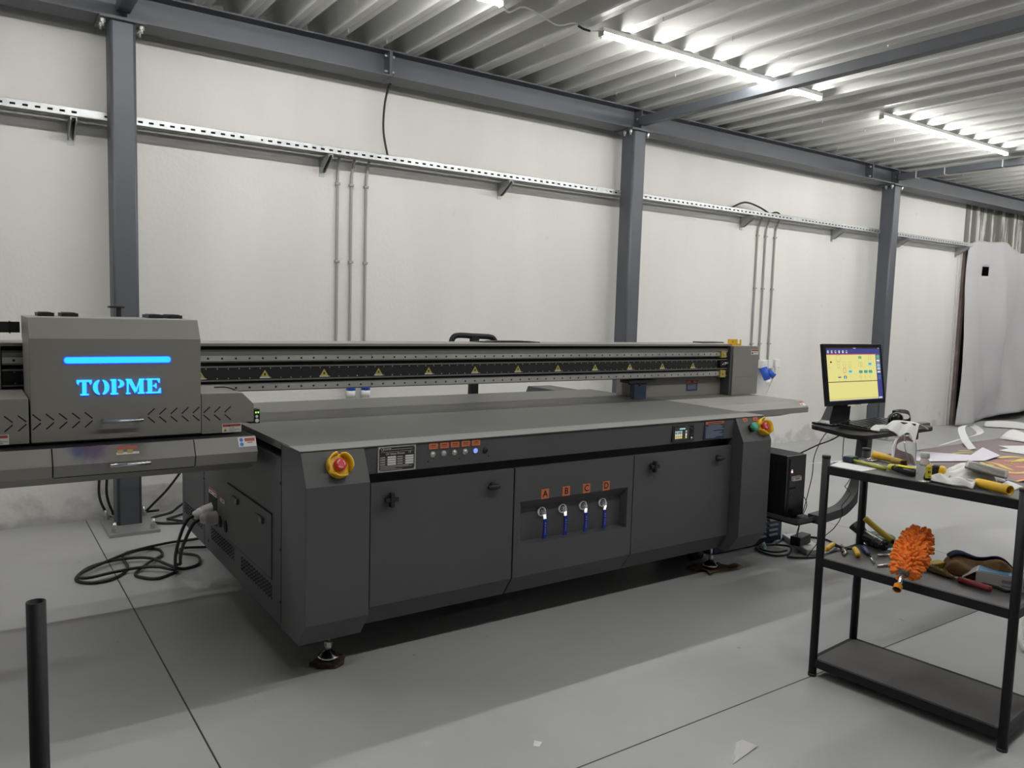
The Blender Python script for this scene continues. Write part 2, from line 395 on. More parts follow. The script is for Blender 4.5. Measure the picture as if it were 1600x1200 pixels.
# profiled metal deck: ribs run from the wall out into the hall
b = MB(); prof = []; pit = .31; k = 0
x = 3.775 - pit*31
while x < X1:
    prof += [(x, 3.455), (x+.045, 3.455), (x+.055, 3.461), (x+.100, 3.455), (x+.145, 3.60), (x+.195, 3.60), (x+.205, 3.593), (x+.265, 3.60)]
    x += pit
n = len(prof); v = []
for (yy) in (Y0, WY):
    v += [(p, yy, z) for p, z in prof]
b.add(v, [(i, i+1, n+i+1, n+i) for i in range(n-1)], 'deck')
b.box(X0, X1, Y0, WY+.2, 3.66, 3.72, 'deck')
for i in range(34):                                                     # screw tips through the sheet
    sx = 3.775 + pit*random.randint(-8, 24) + .05; sy = random.choice((5.35, 4.75, 3.9, 3.2, 2.6)) + random.uniform(-.1, .1)
    b.cyl((sx, sy, 3.425), (sx, sy, 3.456), .004, 'bolt', n=6)
structure(b, 'ceiling')

# ------------------------------------------------------------------ steel frame
def bolt_mb(b, x, y, z, dz, r=.011):
    b.cyl((x, y, z), (x, y, z+dz*.5), r*1.5, 'bolt', n=6, smooth=False); b.cyl((x, y, z), (x, y, z+dz), r*.75, 'bolt', n=8)
def column(x0, x1, label, far=False):
    cx = (x0+x1)/2; r = .018; y0, y1 = 5.645, 5.82
    t = thing('steel_column', (cx, 5.73, 0), label, 'column', 'painted steel columns along the wall')
    pts = []
    for (qx, qy, a0) in ((x1-r, y1-r, 0), (x0+r, y1-r, 90), (x0+r, y0+r, 180), (x1-r, y0+r, 270)):
        for k in range(5):
            a = math.radians(a0+k*22.5); pts.append((qx+r*math.cos(a), qy+r*math.sin(a)))
    build(MB().prism(pts, 'z', .022, 3.246, 'steel_paint', True), 'post', t)
    for f in t.children[-1].data.polygons: f.use_smooth = len(f.vertices) < 6 and f.area < .04
    build(MB().box(cx-.15, cx+.15, 5.44, 5.90, 0, .022, 'galv_dull'), 'base_plate', t, bevel=.002)
    build(MB().box(cx-.135, cx+.135, 5.61, 5.87, 3.246, 3.262, 'steel_paint'), 'cap_plate', t)
    for sx in (-.115, .115):
        for sy in (5.49, 5.85):
            b = MB(); b.cyl((cx+sx, sy, .022), (cx+sx, sy, .05), .02, 'galv_dull', n=6, smooth=False); b.cyl((cx+sx, sy, .022), (cx+sx, sy, .085), .011, 'bolt', n=8)
            build(b, 'anchor_bolt', t)
    for sx in (-.112, .112):
        for sy in (5.66, 5.74):
            b = MB(); bolt_mb(b, cx+sx, sy, 3.246, -.045); build(b, 'bolt', t)
    return t
column(.792, .944, 'blue-grey steel column standing behind the lit printer carriage, at the left of the photo')
column(5.245, 5.405, 'blue-grey steel column in the middle of the wall, behind the right end of the printer gantry')
column(9.745, 9.905, 'blue-grey steel column farthest right, behind the computer monitor')

def ibeam(b, x0, x1, yc, z0, z1, w, m, tf=.012, tw=.01):
    b.box(x0, x1, yc-w/2, yc+w/2, z0, z0+tf, m); b.box(x0, x1, yc-w/2, yc+w/2, z1-tf, z1, m); b.box(x0, x1, yc-tw/2, yc+tw/2, z0+tf, z1-tf, m)
def wall_beam(x0, x1, label, stiff):
    t = thing('steel_beam', ((x0+x1)/2, 5.75, 3.262), label, 'beam', 'steel edge beams under the metal ceiling')
    b = MB(); ibeam(b, x0+.012, x1-.012, 5.75, 3.262, 3.455, .22, 'steel_paint'); build(b, 'beam_section', t)
    for xe, s in ((x0, 1), (x1, -1)):
        build(MB().box(min(xe, xe+s*.012), max(xe, xe+s*.012), 5.645, 5.855, 3.264, 3.453, 'steel_paint'), 'end_plate', t)
        for zz in (3.30, 3.415):
            b = MB(); b.cyl((xe+s*.012, 5.675, zz), (xe+s*.04, 5.675, zz), .012, 'bolt', n=6); build(b, 'bolt', t)
    for xs in stiff:
        build(MB().box(xs-.006, xs+.006, 5.645, 5.744, 3.275, 3.442, 'steel_paint'), 'stiffener_plate', t)
        b = MB(); b.cyl((xs-.006, 5.68, 3.36), (xs-.03, 5.68, 3.36), .011, 'bolt', n=6); build(b, 'bolt', t)
wall_beam(-4.0, 2.72, 'blue-grey steel edge beam over the leftmost column, ending at the bolted joint', (.90,))
wall_beam(2.72, 9.25, 'long blue-grey steel edge beam crossing the middle column', (5.335,))
wall_beam(9.25, 16.5, 'blue-grey steel edge beam running over the far right column and tarp', (9.835,))
def cross_beam(xc, z0, label, ties=()):
    t = thing('cross_beam', (xc, 0, z0), label, 'beam', 'steel cross beams under the ceiling')
    b = MB(); yc0, yc1 = Y0+.05, 5.635
    b.prism([(xc-.04, z0), (xc+.04, z0), (xc+.04, z0+.078), (xc-.04, z0+.078)], 'y', yc0, yc1, 'steel_paint')
    b.box(xc-.005, xc+.005, 3.0, 5.0, z0+.078, 3.455, 'steel_paint') if False else None
    build(b, 'beam_section', t, bevel=.004)
    for yh in (1.2, -3.0): build(MB().box(xc-.03, xc+.03, yh-.03, yh+.03, z0+.078, 3.455, 'steel_paint'), 'packer', t)
    for y in ties:
        build(MB().box(xc-.044, xc+.044, y-.006, y+.006, z0-.004, z0+.083, 'cable_white'), 'cable_tie', t)
cross_beam(.87, 3.298, 'steel cross beam just showing at the top edge above the leftmost column')
cross_beam(5.33, 3.298, 'steel cross beam leaving the middle column and passing under the long light tube')
cross_beam(9.82, 3.318, 'steel cross beam at the far column with white cable ties', (5.4, 5.05, 4.4, 4.0, 3.75))

# ------------------------------------------------------------------ light tubes
def light_tube(x0, L, y, label):
    t = thing('light_tube', (x0+L/2, y, 3.455), label, 'ceiling light', 'white light tubes on the ceiling')
    b = MB(); b.box(x0, x0+L, y-.024, y+.024, 3.425, 3.4555, 'white_plastic'); build(b, 'batten', t)
    pr = [(y+.021*math.cos(math.radians(a)), 3.425+.026*math.sin(math.radians(a))) for a in range(184, 357, 19)]
    build(MB().prism(pr, 'x', x0+.012, x0+L-.012, 'tube_glow'), 'diffuser', t)
    for xa in (x0, x0+L-.012): build(MB().box(xa, xa+.012, y-.024, y+.024, 3.398, 3.43, 'offwhite'), 'end_cap', t)
LT = 4.28
light_tube(-3.1, 2.5, LT, 'light tube of the wall row, left of the photo')
light_tube(.32, 2.5, LT, 'bright light tube cut off by the top edge of the photo')
light_tube(3.63, 2.5, LT, 'long bright light tube passing above the middle cross beam')
light_tube(7.08, 2.5, LT, 'bright light tube nearest the far column, at the right')
for i, x in enumerate((10.5, 13.9)): light_tube(x, 2.4, LT, 'light tube farther along the same row, beyond the right edge')
FRONT_TUBES = (.3, 3.7, 7.1, 10.5)
for x in FRONT_TUBES: light_tube(x, 2.5, .95, 'light tube of the nearer row, above the photographer')
for x in (7.1,): light_tube(x, 2.5, -2.4, 'added fill light tube, unseen behind the camera')  # added fill tube with no known row, brightens the front faces

b = MB(); b.tube([(2.83, 4.30, 3.43), (2.90, 4.33, 3.40), (3.0, 4.31, 3.45), (3.15, 4.30, 3.42), (3.28, 4.31, 3.40), (3.42, 4.32, 3.448), (3.46, 4.32, 3.44)], .006, 'cable_white')
b.tube([(3.46, 4.32, 3.44), (3.50, 4.31, 3.425), (3.55, 4.30, 3.42)], .008, 'cable_black'); b.tube([(3.55, 4.30, 3.42), (3.60, 4.29, 3.43), (3.64, 4.28, 3.435)], .005, 'cable_white')
tag(build(b, 'light_cable'), 'thin white cable sagging between two ceiling light tubes', 'cable')

# ------------------------------------------------------------------ cable tray on the wall
t = thing('cable_tray', (4, 5.85, 2.645), 'galvanised perforated cable tray running along the white wall', 'cable tray')
ty0, ty1, tz0, tz1 = 5.80, 5.90, 2.655, 2.705
def slotted_wall(b, y, x0, x1, z0, z1, m, pitch=.066, slot=.030, zs=.45, sh=.007):
    zc = z0+(z1-z0)*zs
    b.box(x0, x1, y-.001, y+.001, z0, zc-sh, m); b.box(x0, x1, y-.001, y+.001, zc+sh, z1, m)
    x = x0
    while x < x1:
        b.box(x, min(x+pitch-slot, x1), y-.001, y+.001, zc-sh, zc+sh, m); x += pitch
for x0, x1 in ((-4, .74), (.74, 5.0), (5.0, 8.0), (8.0, 12.2)):
    b = MB(); slotted_wall(b, ty0, x0, x1, tz0, tz1, 'galv'); slotted_wall(b, ty1, x0, x1, tz0, tz1+.02, 'galv')
    b.box(x0, x1, ty0-.001, ty0+.008, tz1-.002, tz1, 'galv'); b.box(x0, x1, ty1-.008, ty1+.001, tz1+.018, tz1+.02, 'galv')
    yy = ty0
    for r in range(4):                                                  # perforated floor of the tray
        b.box(x0, x1, ty0+r*.027, ty0+r*.027+.014, tz0, tz0+.002, 'galv_dull')
        x = x0 + (.05 if r % 2 else 0)
        while x < x1: b.box(x, min(x+.05, x1), ty0+r*.027+.012, ty0+r*.027+.028, tz0, tz0+.0015, 'galv_dull'); x += .10
    build(b, 'tray_section', t)
build(MB().tube([(-4, 5.845, 2.678), (1, 5.85, 2.681), (4, 5.848, 2.679), (8, 5.852, 2.681), (12.1, 5.85, 2.678)], .021, 'cable_black', n=8, flat=1.4, up=(0, 1, 0)), 'slot_dark_cables', t)  # black cables added so the tray slots look dark
for x in (.70, 1.72, 5.0, 8.0):
    build(MB().box(x-.06, x+.06, ty0-.004, ty0-.001, tz0+.004, tz1-.004, 'galv'), 'splice_plate', t)
for x in (.60, 2.30, 3.95, 7.23, 8.96, 10.42, 12.05):
    b = MB(); b.prism([(5.965, 2.53), (5.965, 2.642), (5.78, 2.642), (5.78, 2.625), (5.93, 2.53)], 'x', x-.018, x-.012, 'galv_dull'); b.prism([(5.965, 2.53), (5.965, 2.642), (5.78, 2.642), (5.78, 2.625), (5.93, 2.53)], 'x', x+.012, x+.018, 'galv_dull')
    b.box(x-.02, x+.02, 5.964, 5.969, 2.50, 2.642, 'galv_dull'); b.box(x-.02, x+.02, 5.78, 5.965, 2.640, 2.6445, 'galv_dull')
    build(b, 'wall_bracket', t)

def conduit(x, z0, label, top=2.64, dx=0):
    t = thing('wall_conduit', (x, 5.95, z0), label, 'conduit', 'grey vertical conduits on the wall')
    b = MB(); b.tube([(x, 5.955, z0), (x, 5.955, 1.8), (x, 5.955, 2.45), (x+dx*.25, 5.945, 2.58), (x+dx*.6, 5.925, 2.665)], .011, 'conduit', n=10); build(b, 'pipe', t)
    for z in (1.22, 1.86, 2.46):
        if z > z0+.02:
            b = MB(); b.box(x-.019, x+.019, 5.938, 5.968, z-.010, z+.010, 'conduit'); build(b, 'saddle_clip', t, bevel=.004)
def socket(b, x, z, tilt=0):
    b.box(x-.028, x+.028, 5.90, 5.968, z+.02, z+.10, 'white_plastic')
for i, (x, l) in enumerate(((2.425, 'left of the three'), (2.540, 'middle of the three'), (2.665, 'right of the three'))):
    conduit(x, .86 if i else 1.0, 'grey conduit, %s dropping behind the printer gantry' % l, dx=(0, .02, .02)[i])
for i, (x, z, l) in enumerate(((7.515, .6, 'left of the three'), (7.66, 1.03, 'middle of the three to a blue socket'), (7.83, 1.02, 'right of the three to a white box'))):
    conduit(x, z, 'grey conduit, %s right of the gantry end' % l, dx=.03)
# wall sockets and plugs
for x, l in ((2.545, 'left'), (2.672, 'right')):
    t = thing('power_connector', (x, 5.92, .80), 'white and blue power connector on the wall under the gantry, %s of the pair' % l, 'connector', 'power connectors behind the printer')
    build(MB().cyl((x, 5.93, .835), (x, 5.93, .875), .036, 'blue_plug').cyl((x, 5.93, .875), (x, 5.93, .95), .030, 'white_plastic'), 'socket_body', t)
    build(MB().cyl((x, 5.93, .775), (x, 5.93, .835), .034, 'white_plastic', r1=.038).cyl((x, 5.93, .75), (x, 5.93, .775), .02, 'white_plastic', r1=.034), 'plug', t)
    build(MB().tube([(x, 5.93, .755), (x-.005, 5.93, .66), (x-.02, 5.92, .45), (x+.02, 5.9, .1), (x+.3, 5.85, .012), (x+.7, 5.8, .012)], .009, 'cable_black'), 'cord', t)
t = thing('power_connector', (7.70, 5.92, .85), 'blue and white power connector hanging on the wall right of the printer gantry', 'connector')
build(MB().box(7.655, 7.755, 5.89, 5.968, .93, 1.03, 'white_plastic'), 'socket_body', t, bevel=.008)
b = MB(); b.cyl((7.69, 5.91, .94), (7.715, 5.86, .80), .046, 'blue_plug', r1=.038); b.cyl((7.715, 5.86, .80), (7.722, 5.845, .75), .036, 'white_plastic', r1=.024); b.cyl((7.74, 5.88, .90), (7.79, 5.82, .84), .036, 'blue_plug', r1=.036)
build(b, 'plug', t)
t = thing('wall_socket', (7.85, 5.93, .98), 'square white socket box with a white plug at the foot of a conduit', 'socket')
build(MB().box(7.775, 7.86, 5.90, 5.968, .93, 1.03, 'white_plastic'), 'socket_body', t, bevel=.005)
build(MB().box(7.865, 7.955, 5.87, 5.94, .94, 1.04, 'white_plastic'), 'plug', t, bevel=.008)
build(MB().tube([(7.90, 5.9, .94), (7.89, 5.9, .85), (7.78, 5.9, .66), (7.68, 5.9, .50), (7.6, 5.88, .2), (7.5, 5.8, .012), (7.3, 5.7, .012)], .007, 'cable_white'), 'cord', t)
b = MB(); b.tube([(2.80, 5.82, 3.262), (2.802, 5.86, 3.24), (2.79, 5.90, 3.1), (2.785, 5.90, 2.9), (2.81, 5.86, 2.69)], .009, 'cable_black')
tag(build(b, 'hanging_cable'), 'single black cable hanging from the beam down into the cable tray', 'cable')
b = MB(); b.tube([(6.7, 5.86, 2.66), (6.9, 5.87, 2.70), (7.15, 5.87, 2.79), (7.40, 5.87, 2.765), (7.6, 5.86, 2.70), (7.75, 5.85, 2.66)], .010, 'cable_black')
b.tube([(7.5, 5.86, 2.66), (7.65, 5.87, 2.72), (7.75, 5.87, 2.73), (7.85, 5.86, 2.66)], .009, 'cable_black')
tag(build(b, 'tray_cable'), 'black cables bulging out of the cable tray above the right conduits', 'cable')

# ------------------------------------------------------------------ white tarp over the opening
def tarp_fn(u, v):
    x = 12.22 + u*4.4 - .15*(1-v)*(1-u)
    top = 2.70 + .10*math.sin(u*9) * (u < .34) + .05*math.sin(u*31)*.4 - (.28*max(0, u-.33) if u > .33 else 0)
    bot = .02 + .11*max(0, math.sin((u-.22)*6.0))*(u > .22) * (u < .74)
    z = bot + (top-bot)*v
    fold = .035*math.sin(u*26+v*2.2) + .03*math.sin(u*11-3*v+1) + .018*math.sin(u*47+5*v)
    dr = .10*(1-v)**3 * math.sin(u*17+.5) + .05*math.exp(-((u-.22)**2)/.004 - ((v-.16)**2)/.02)*1.5
    y = 5.85 - fold*(0.5+1.3*(1-abs(2*v-1))) - dr - .012*math.sin(u*70+v*9)*math.sin(v*5+u*8)
    return (x, min(y, 5.93), z)
b = MB(); NU, NV = 110, 60
b.grid(tarp_fn, NU, NV, 'tarp')
def hole(f):
    c = sum((Vector(b.v[i]) for i in f), Vector())/4
    return 12.73 < c.x < 12.88 and 2.25 < c.z < 2.39
keep = [i for i, f in enumerate(b.f) if not hole(f)]
b.f = [b.f[i] for i in keep]; b.m = [b.m[i] for i in keep]; b.sm = [b.sm[i] for i in keep]
tag(build(b, 'white_tarp', solid=.003), 'large white plastic tarp with a small square hole hung over the opening', 'tarp')
# ------------------------------------------------------------------ the flatbed printer (one machine)
P = thing('flatbed_printer', (2.43, 3.9, 0), 'large dark grey flatbed UV printer with a blue-lit carriage on a long gantry', 'printer')
LX, RX = 1.042, 3.808
build(MB().prism([(2.985, .176), (4.915, .19), (4.915, .88), (2.985, .88)], 'x', LX+.001, RX-.001, 'body_side'), 'body', P)
tw = [(2.915, .170), (2.84, .272), (2.84, .814), (2.905, .943), (3.12, .943), (3.12, .170)]
build(MB().prism(tw, 'x', LX, 1.305, 'body_grey'), 'corner_tower', P, bevel=.002)
build(MB().prism(tw, 'x', 3.562, RX, 'body_grey'), 'corner_tower', P, bevel=.002)
build(MB().prism([(2.908, .940), (2.916, .829), (2.985, .829), (2.985, .940)], 'x', 1.3055, 3.5615, 'body_grey'), 'front_fascia', P)
build(MB().box(LX-.001, 3.822, 2.900, 3.030, .9435, .9465, 'bevel_trim'), 'front_trim', P)
build(MB().box(1.047, 3.826, 3.0305, 4.49, .915, .946, 'table'), 'vacuum_table', P, bevel=.0015)
# doors with their slanted skirt
def door(x0, x1, name, lab=None):
    return build(MB().prism([(2.914, .788), (2.934, .788), (2.934, .27), (2.984, .190), (2.984, .175), (2.979, .175), (2.914, .27)], 'x', x0, x1, 'body_grey'), name, P, bevel=.0015, label=lab)
d1 = door(1.342, 2.052, 'access_door'); d2 = door(2.806, 3.556, 'access_door')
for d, ks in ((d1, ((1.424, .718, 0), (1.934, .720, 1))), (d2, ((2.929, .723, 0), (3.439, .726, 1)))):
    for x, z, kind in ks:
        b = MB(); b.cyl((x, 2.914, z), (x, 2.898, z), .018, 'black')
        if kind == 0: b.box(x-.030, x+.030, 2.880, 2.900, z-.009, z+.009, 'black'); b.box(x-.009, x+.009, 2.876, 2.900, z-.030, z+.030, 'black')
        else: b.ell((x-.004, 2.890, z), (.036, .014, .014), 'black')
        build(b, 'door_knob', d, bevel=.003)
# valve panel with its recess
x0, x1, ix0, ix1 = 2.060, 2.800, 2.092, 2.766; iz0, iz1 = .417, .628
b = MB(); yf = 2.914
b.box(x0, ix0, yf, 2.934, .27, .788, 'body_grey'); b.box(ix1, x1, yf, 2.934, .27, .788, 'body_grey')
b.box(ix0, ix1, yf, 2.934, .27, iz0, 'body_grey'); b.box(ix0, ix1, yf, 2.934, iz1, .788, 'body_grey')
b.prism([(2.914, .27), (2.934, .27), (2.984, .190), (2.984, .175), (2.979, .175)], 'x', x0, x1, 'body_grey')
ry, jx0, jx1, jz0, jz1 = 2.964, 2.135, 2.757, .423, .577
o_ = [(ix0, yf, iz0), (ix1, yf, iz0), (ix1, yf, iz1), (ix0, yf, iz1)]; i_ = [(jx0, ry, jz0), (jx1, ry, jz0), (jx1, ry, jz1), (jx0, ry, jz1)]
b.add(o_+i_, [(0, 1, 5, 4), (1, 2, 6, 5), (2, 3, 7, 6), (3, 0, 4, 7), (4, 5, 6, 7)], 'body_grey')
vp = build(b, 'valve_panel', P)
for x, hx, L in ((2.252, 2.245, 'A'), (2.379, 2.370, 'B'), (2.509, 2.498, 'C'), (2.637, 2.621, 'D')):
    b = MB(); z = .553
    b.cyl((x, 2.964, z), (x, 2.938, z), .009, 'chrome'); b.cyl((x, 2.958, z), (x, 2.950, z), .0125, 'chrome', n=6, smooth=False); b.cyl((x, 2.942, z), (x, 2.932, z), .0095, 'chrome', n=6, smooth=False)
    vb = build(b, 'ball_valve', P)
    R = [[Vector((x+q*math.cos(2*PI*i/24), y, z+q*math.sin(2*PI*i/24))) for i in range(24)] for q, y in ((.0170, 2.963), (.0170, 2.955), (.0235, 2.955), (.0235, 2.963))]
    build(MB().loft(R, 'ring_white', caps=False), 'valve_ring', vb)
    build(MB().strip([(x, 2.936, z+.004), (x, 2.935, z-.010), (hx, 2.922, z-.028), (hx, 2.919, z-.05)], (.017, 0, 0), .003, 'brushed', sub=3), 'lever', vb)
    b = MB(); b.strip([(hx, 2.920, z-.027), (hx, 2.918, z-.06), (hx-.002, 2.918, z-.105), (hx-.003, 2.919, z-.120)], (.020, 0, 0), .007, 'blue_sleeve', sub=3)
    for k, (dz, w, h) in enumerate(((.040, .008, .010), (.054, .007, .008), (.068, .006, .006), (.077, .006, .006), (.086, .006, .006), (.095, .006, .005))):
        b.box(hx-.001-w/2, hx-.001+w/2, 2.9125, 2.9148, z-dz-h, z-dz-h*.45, 'caution_line'); b.box(hx-w/2, hx-w/2+.002, 2.9125, 2.9148, z-dz-h, z-dz, 'caution_line')
    build(b, 'handle_sleeve', vb)
for x, L in zip((2.235, 2.363, 2.490, 2.618), 'ABCD'):
    b = MB(); b.box(x-.023, x+.023, 2.9128, 2.9142, .627, .673, 'orange_tag'); b.text(L, (x, 2.9126, .650), .044, 'dark_gap', align='CENTER', bold=.012)
    build(b, 'letter_tag', P, label='orange tag with the letter %s' % L)
# nameplate
b = MB(); X0n, X1n, Z0, Z1 = 1.368, 1.541, .832, .938; yn = 2.9095
b.box(X0n, X1n, yn-.002, yn+.004, Z0, Z1, 'brushed'); b.box(X0n+.006, X1n-.006, yn-.0026, yn-.002, Z0+.005, Z1-.005, 'ink')
for xx in (X0n+.006, X1n-.006):
    for zz in (Z0+.006, Z1-.006): b.cyl((xx, yn-.002, zz), (xx, yn-.0035, zz), .004, 'brushed', n=10)
ty = yn-.003
b.text('TOPME', (1.409, ty, .926), .011, 'label_white'); b.box(1.43, 1.525, ty, ty+.0004, .9235, .9245, 'label_white'); b.box(1.38, 1.53, ty, ty+.0004, .9145, .9152, 'label_white')
R = [[Vector((1.388+q*math.cos(2*PI*i/14), ty, .926+q*math.sin(2*PI*i/14))) for i in range(14)] for q in (.0045, .006)]
b.loft(R, 'label_white', caps=False)
b.text('UV Inkjet Printer', (1.446, ty, .9065), .0125, 'label_white'); b.text('CE', (1.512, ty, .9085), .010, 'label_white')
for r in range(4):
    z = .893-r*.0098
    b.box(1.376+.002, 1.40, ty, ty+.0004, z-.0012, z+.0012, 'label_white'); b.box(1.376, 1.534, ty, ty+.0004, z-.0062, z-.0055, 'offwhite')
    b.box(1.411, 1.449, ty, ty+.0004, z-.0036, z+.0036, 'label_white'); b.box(1.455, 1.48, ty, ty+.0004, z-.0012, z+.0012, 'label_white'); b.box(1.492, 1.530, ty, ty+.0004, z-.0036, z+.0036, 'label_white')
for r, (a, w) in enumerate(((1.378, .13), (1.378, .145), (1.378, .07), (1.378, .1))):
    b.box(a, a+w, ty, ty+.0004, .8545-r*.0045, .8558-r*.0045, 'offwhite')
build(b, 'nameplate', P)
# push buttons with tags
for i, x in enumerate((1.624, 1.678, 1.731, 1.785, 1.838)):
    bt = build(MB().lathe((x, 2.913, .888), (0, -1, 0), [(0, .0135), (.004, .0135), (.005, .0115), (.004, .0105)], 'chrome').cyl((x, 2.913, .888), (x, 2.9075, .888), .010, 'btn_blue' if i == 4 else 'btn_steel'), 'push_button', P,
               label='lit blue push button' if i == 4 else None)
    b = MB(); b.box(x-.0215, x+.0215, 2.9065, 2.9092, .911, .937, 'orange_tag'); b.box(x-.012, x+.012, 2.906, 2.9066, .926, .929, 'ink'); b.box(x-.014, x+.014, 2.906, 2.9066, .919, .9205, 'ink')
    build(b, 'orange_tag', P)
build(MB().cyl((1.890, 2.914, .886), (1.890, 2.908, .886), .0125, 'black'), 'blank_button', P)
b = MB()
for x in (1.603, 1.757, 1.910):
    for z in (.859, .910): b.cyl((x, 2.914, z), (x, 2.9105, z), .0025, 'dark_gap', n=8)
build(b, 'plate_screw', P)
# touch display and caution label
b = MB(); b.box(3.066, 3.230, 2.9055, 2.914, .840, .925, 'black_gloss')
for (a, c, e, f) in ((3.068, 3.228, .9225, .9235), (3.068, 3.228, .8415, .8425)): b.box(a, c, 2.905, 2.9056, e, f, 'alu')
for a in (3.0675, 3.2275): b.box(a, a+.001, 2.905, 2.9056, .8415, .9235, 'alu')
ds = build(b, 'display_unit', P)
b = MB(); yy = 2.9048
b.box(3.080, 3.190, yy+.0004, yy+.0008, .848, .918, 'scr_dark'); b.box(3.117, 3.160, yy, yy+.0004, .904, .911, 'scr_cyan')
for k, x in enumerate((3.090, 3.104, 3.118, 3.132, 3.168)):
    b.box(x-.005, x+.005, yy, yy+.0004, .874, .896, 'scr_white'); b.box(x-.0035, x+.0035, yy-.0002, yy+.0002, .880, .892, 'scr_teal' if k % 2 else 'scr_navy')
    b.box(x-.005, x+.005, yy, yy+.0004, .856, .874, 'scr_yellow'); b.box(x-.003, x+.003, yy-.0002, yy+.0002, .864, .868, 'scr_dark')
build(b, 'screen', ds)
b = MB(); b.cyl((3.210, 2.9055, .853), (3.210, 2.903, .853), .007, 'btn_steel'); b.cyl((3.210, 2.9055, .870), (3.210, 2.903, .870), .0055, 'black'); b.strip([(3.15, 2.9045, .923), (3.185, 2.9045, .915), (3.225, 2.9045, .899)], (0, .0008, 0), .0015, 'alu', sub=3)
build(b, 'display_button', ds)
b = MB(); b.box(3.314, 3.473, 2.9062, 2.914, .836, .936, 'caution_navy'); b.box(3.320, 3.468, 2.9055, 2.9063, .919, .933, 'orange_tag'); b.box(3.34, 3.45, 2.905, 2.9056, .924, .928, 'ink')
for r in range(10):
    w = (.10, .14, .13, .145, .06, .13, .11, .14, .135, .08)[r]; x = 3.325 if r > 1 else 3.393-w/2
    b.box(x, x+w, 2.9055, 2.9063, .910-r*.0073, .913-r*.0073, 'caution_line')
build(b, 'caution_label', P)
# emergency stops on the slanted tower faces
BN = Vector((0, -.893, .450)); BT = Vector((0, .450, .893))
def onb(x, s, h): return Vector((x, 2.8725, .8785)) + BT*s + BN*h
def estop(x, s, rot, name='emergency_stop'):
    c = onb(x, s, 0)
    e = build(MB().lathe(c, BN, [(0, .050), (.006, .050), (.008, .042), (.008, .0)], 'yellow', n=28), name, P)
    b = MB(); N = 40; 
    segs = ((8, 120), (135, 225), (245, 352))
    for a0, a1 in segs:
        ring = []
        for k in range(15):
            a = math.radians(a0+(a1-a0)*k/14+rot); u = Vector((1, 0, 0))*math.cos(a)+BT*math.sin(a)
            edge = min(k, 14-k); hgt = .040 if edge > 1 else (.030 if edge == 1 else .020)
            ring.append([c+u*.049+BN*.004, c+u*.052+BN*hgt, c+u*.046+BN*(hgt+.002), c+u*.041+BN*.006])
        b.loft(ring, 'yellow', True, True)
    build(b, 'guard', e)
    b = MB(); b.lathe(c, BN, [(.006, .016), (.018, .016), (.020, .024), (.030, .0245), (.036, .020), (.037, 0)], 'red', n=28)
    for k in range(3):
        pts = []
        for q, aa in ((.0145, 0), (.0145, 1), (.0175, 1), (.0175, 0)):
            rr = range(0, 7) if aa == 0 else range(6, -1, -1)
        arc = [k*120+rot+15+t*13 for t in range(7)]
        o1 = [c+BN*.0368+(Vector((1, 0, 0))*math.cos(math.radians(a))+BT*math.sin(math.radians(a)))*.0165 for a in arc]
        o2 = [c+BN*.0374+(Vector((1, 0, 0))*math.cos(math.radians(a))+BT*math.sin(math.radians(a)))*.0130 for a in arc]
        b.add(o1+o2, [(i, i+1, 8+i, 7+i) for i in range(6)], 'label_white')
    build(b, 'stop_button', e)
estop(1.183, .004, 80); estop(3.762, .003, 60)
b = MB(); b.lathe(onb(3.664, .004, 0), BN, [(0, .021), (.010, .021), (.011, .024), (.016, .024)], 'black_gloss', n=24); b.lathe(onb(3.664, .004, 0), BN, [(.014, .019), (.020, .020), (.026, .026), (.036, .026), (.041, .021), (.042, 0)], 'green', n=24)
build(b, 'start_button', P, label='green mushroom start button')
for x in (3.638, 3.728):
    q = [onb(x-.020, .047, .0012), onb(x+.020, .047, .0012), onb(x+.020, .068, .0012), onb(x-.020, .068, .0012)]
    b = MB(); b.poly(q, 'orange_tag'); b.poly([onb(x-.010, .055, .0018), onb(x+.010, .055, .0018), onb(x+.010, .058, .0018), onb(x-.010, .058, .0018)], 'ink'); build(b, 'orange_tag', P)
# ---- left side: hatch, latches, vents, sockets
sx = LX+.0005
def side_line(b, y0, z0, y1, z1, w=.003): b.box(sx-.0012, sx, min(y0, y1)-w/2, max(y0, y1)+w/2, min(z0, z1)-w/2, max(z0, z1)+w/2, 'dark_gap')
b = MB(); b.box(sx-.003, sx, 3.242, 3.918, .345, .622, 'body_side'); b.box(sx-.0036, sx-.001, 3.242, 3.918, .6215, .6275, 'dark_gap'); side_line(b, 3.24, .342, 3.24, .625); side_line(b, 3.92, .342, 3.92, .625, .002); side_line(b, 3.24, .342, 3.92, .342, .002)
hx_ = build(b, 'side_hatch', P)
for y in (3.777, 3.398):
    b = MB(); b.box(sx-.010, sx-.003, y-.050, y+.050, .556, .584, 'body_side'); b.box(sx-.013, sx-.009, y-.050, y-.012, .558, .582, 'black_gloss'); build(b, 'latch', hx_, bevel=.002)
b = MB(); side_line(b, 4.388, .2, 4.388, .75); side_line(b, 3.121, .19, 3.121, .94)
for y, z in ((4.388, .61), (4.388, .555), (3.128, .78), (3.128, .50), (3.128, .28), (4.30, .235)): b.cyl((sx, y, z), (sx-.004, y, z), .006, 'black', n=8)
build(b, 'side_seam', P)
for y0, y1, z0, z1 in ((3.812, 4.248, .253, .320), (3.240, 3.690, .245, .317), (4.440, 4.855, .257, .326)):
    b = MB(); y = y0; c = 0
    while y < y1:
        for r in range(4):
            z = z0+.008+r*.0175+(.006 if c % 2 else 0); b.box(sx-.0012, sx, y, y+.007, z, z+.010, 'dark_gap')
        y += .0185; c += 1
    build(b, 'vent_grille', P)
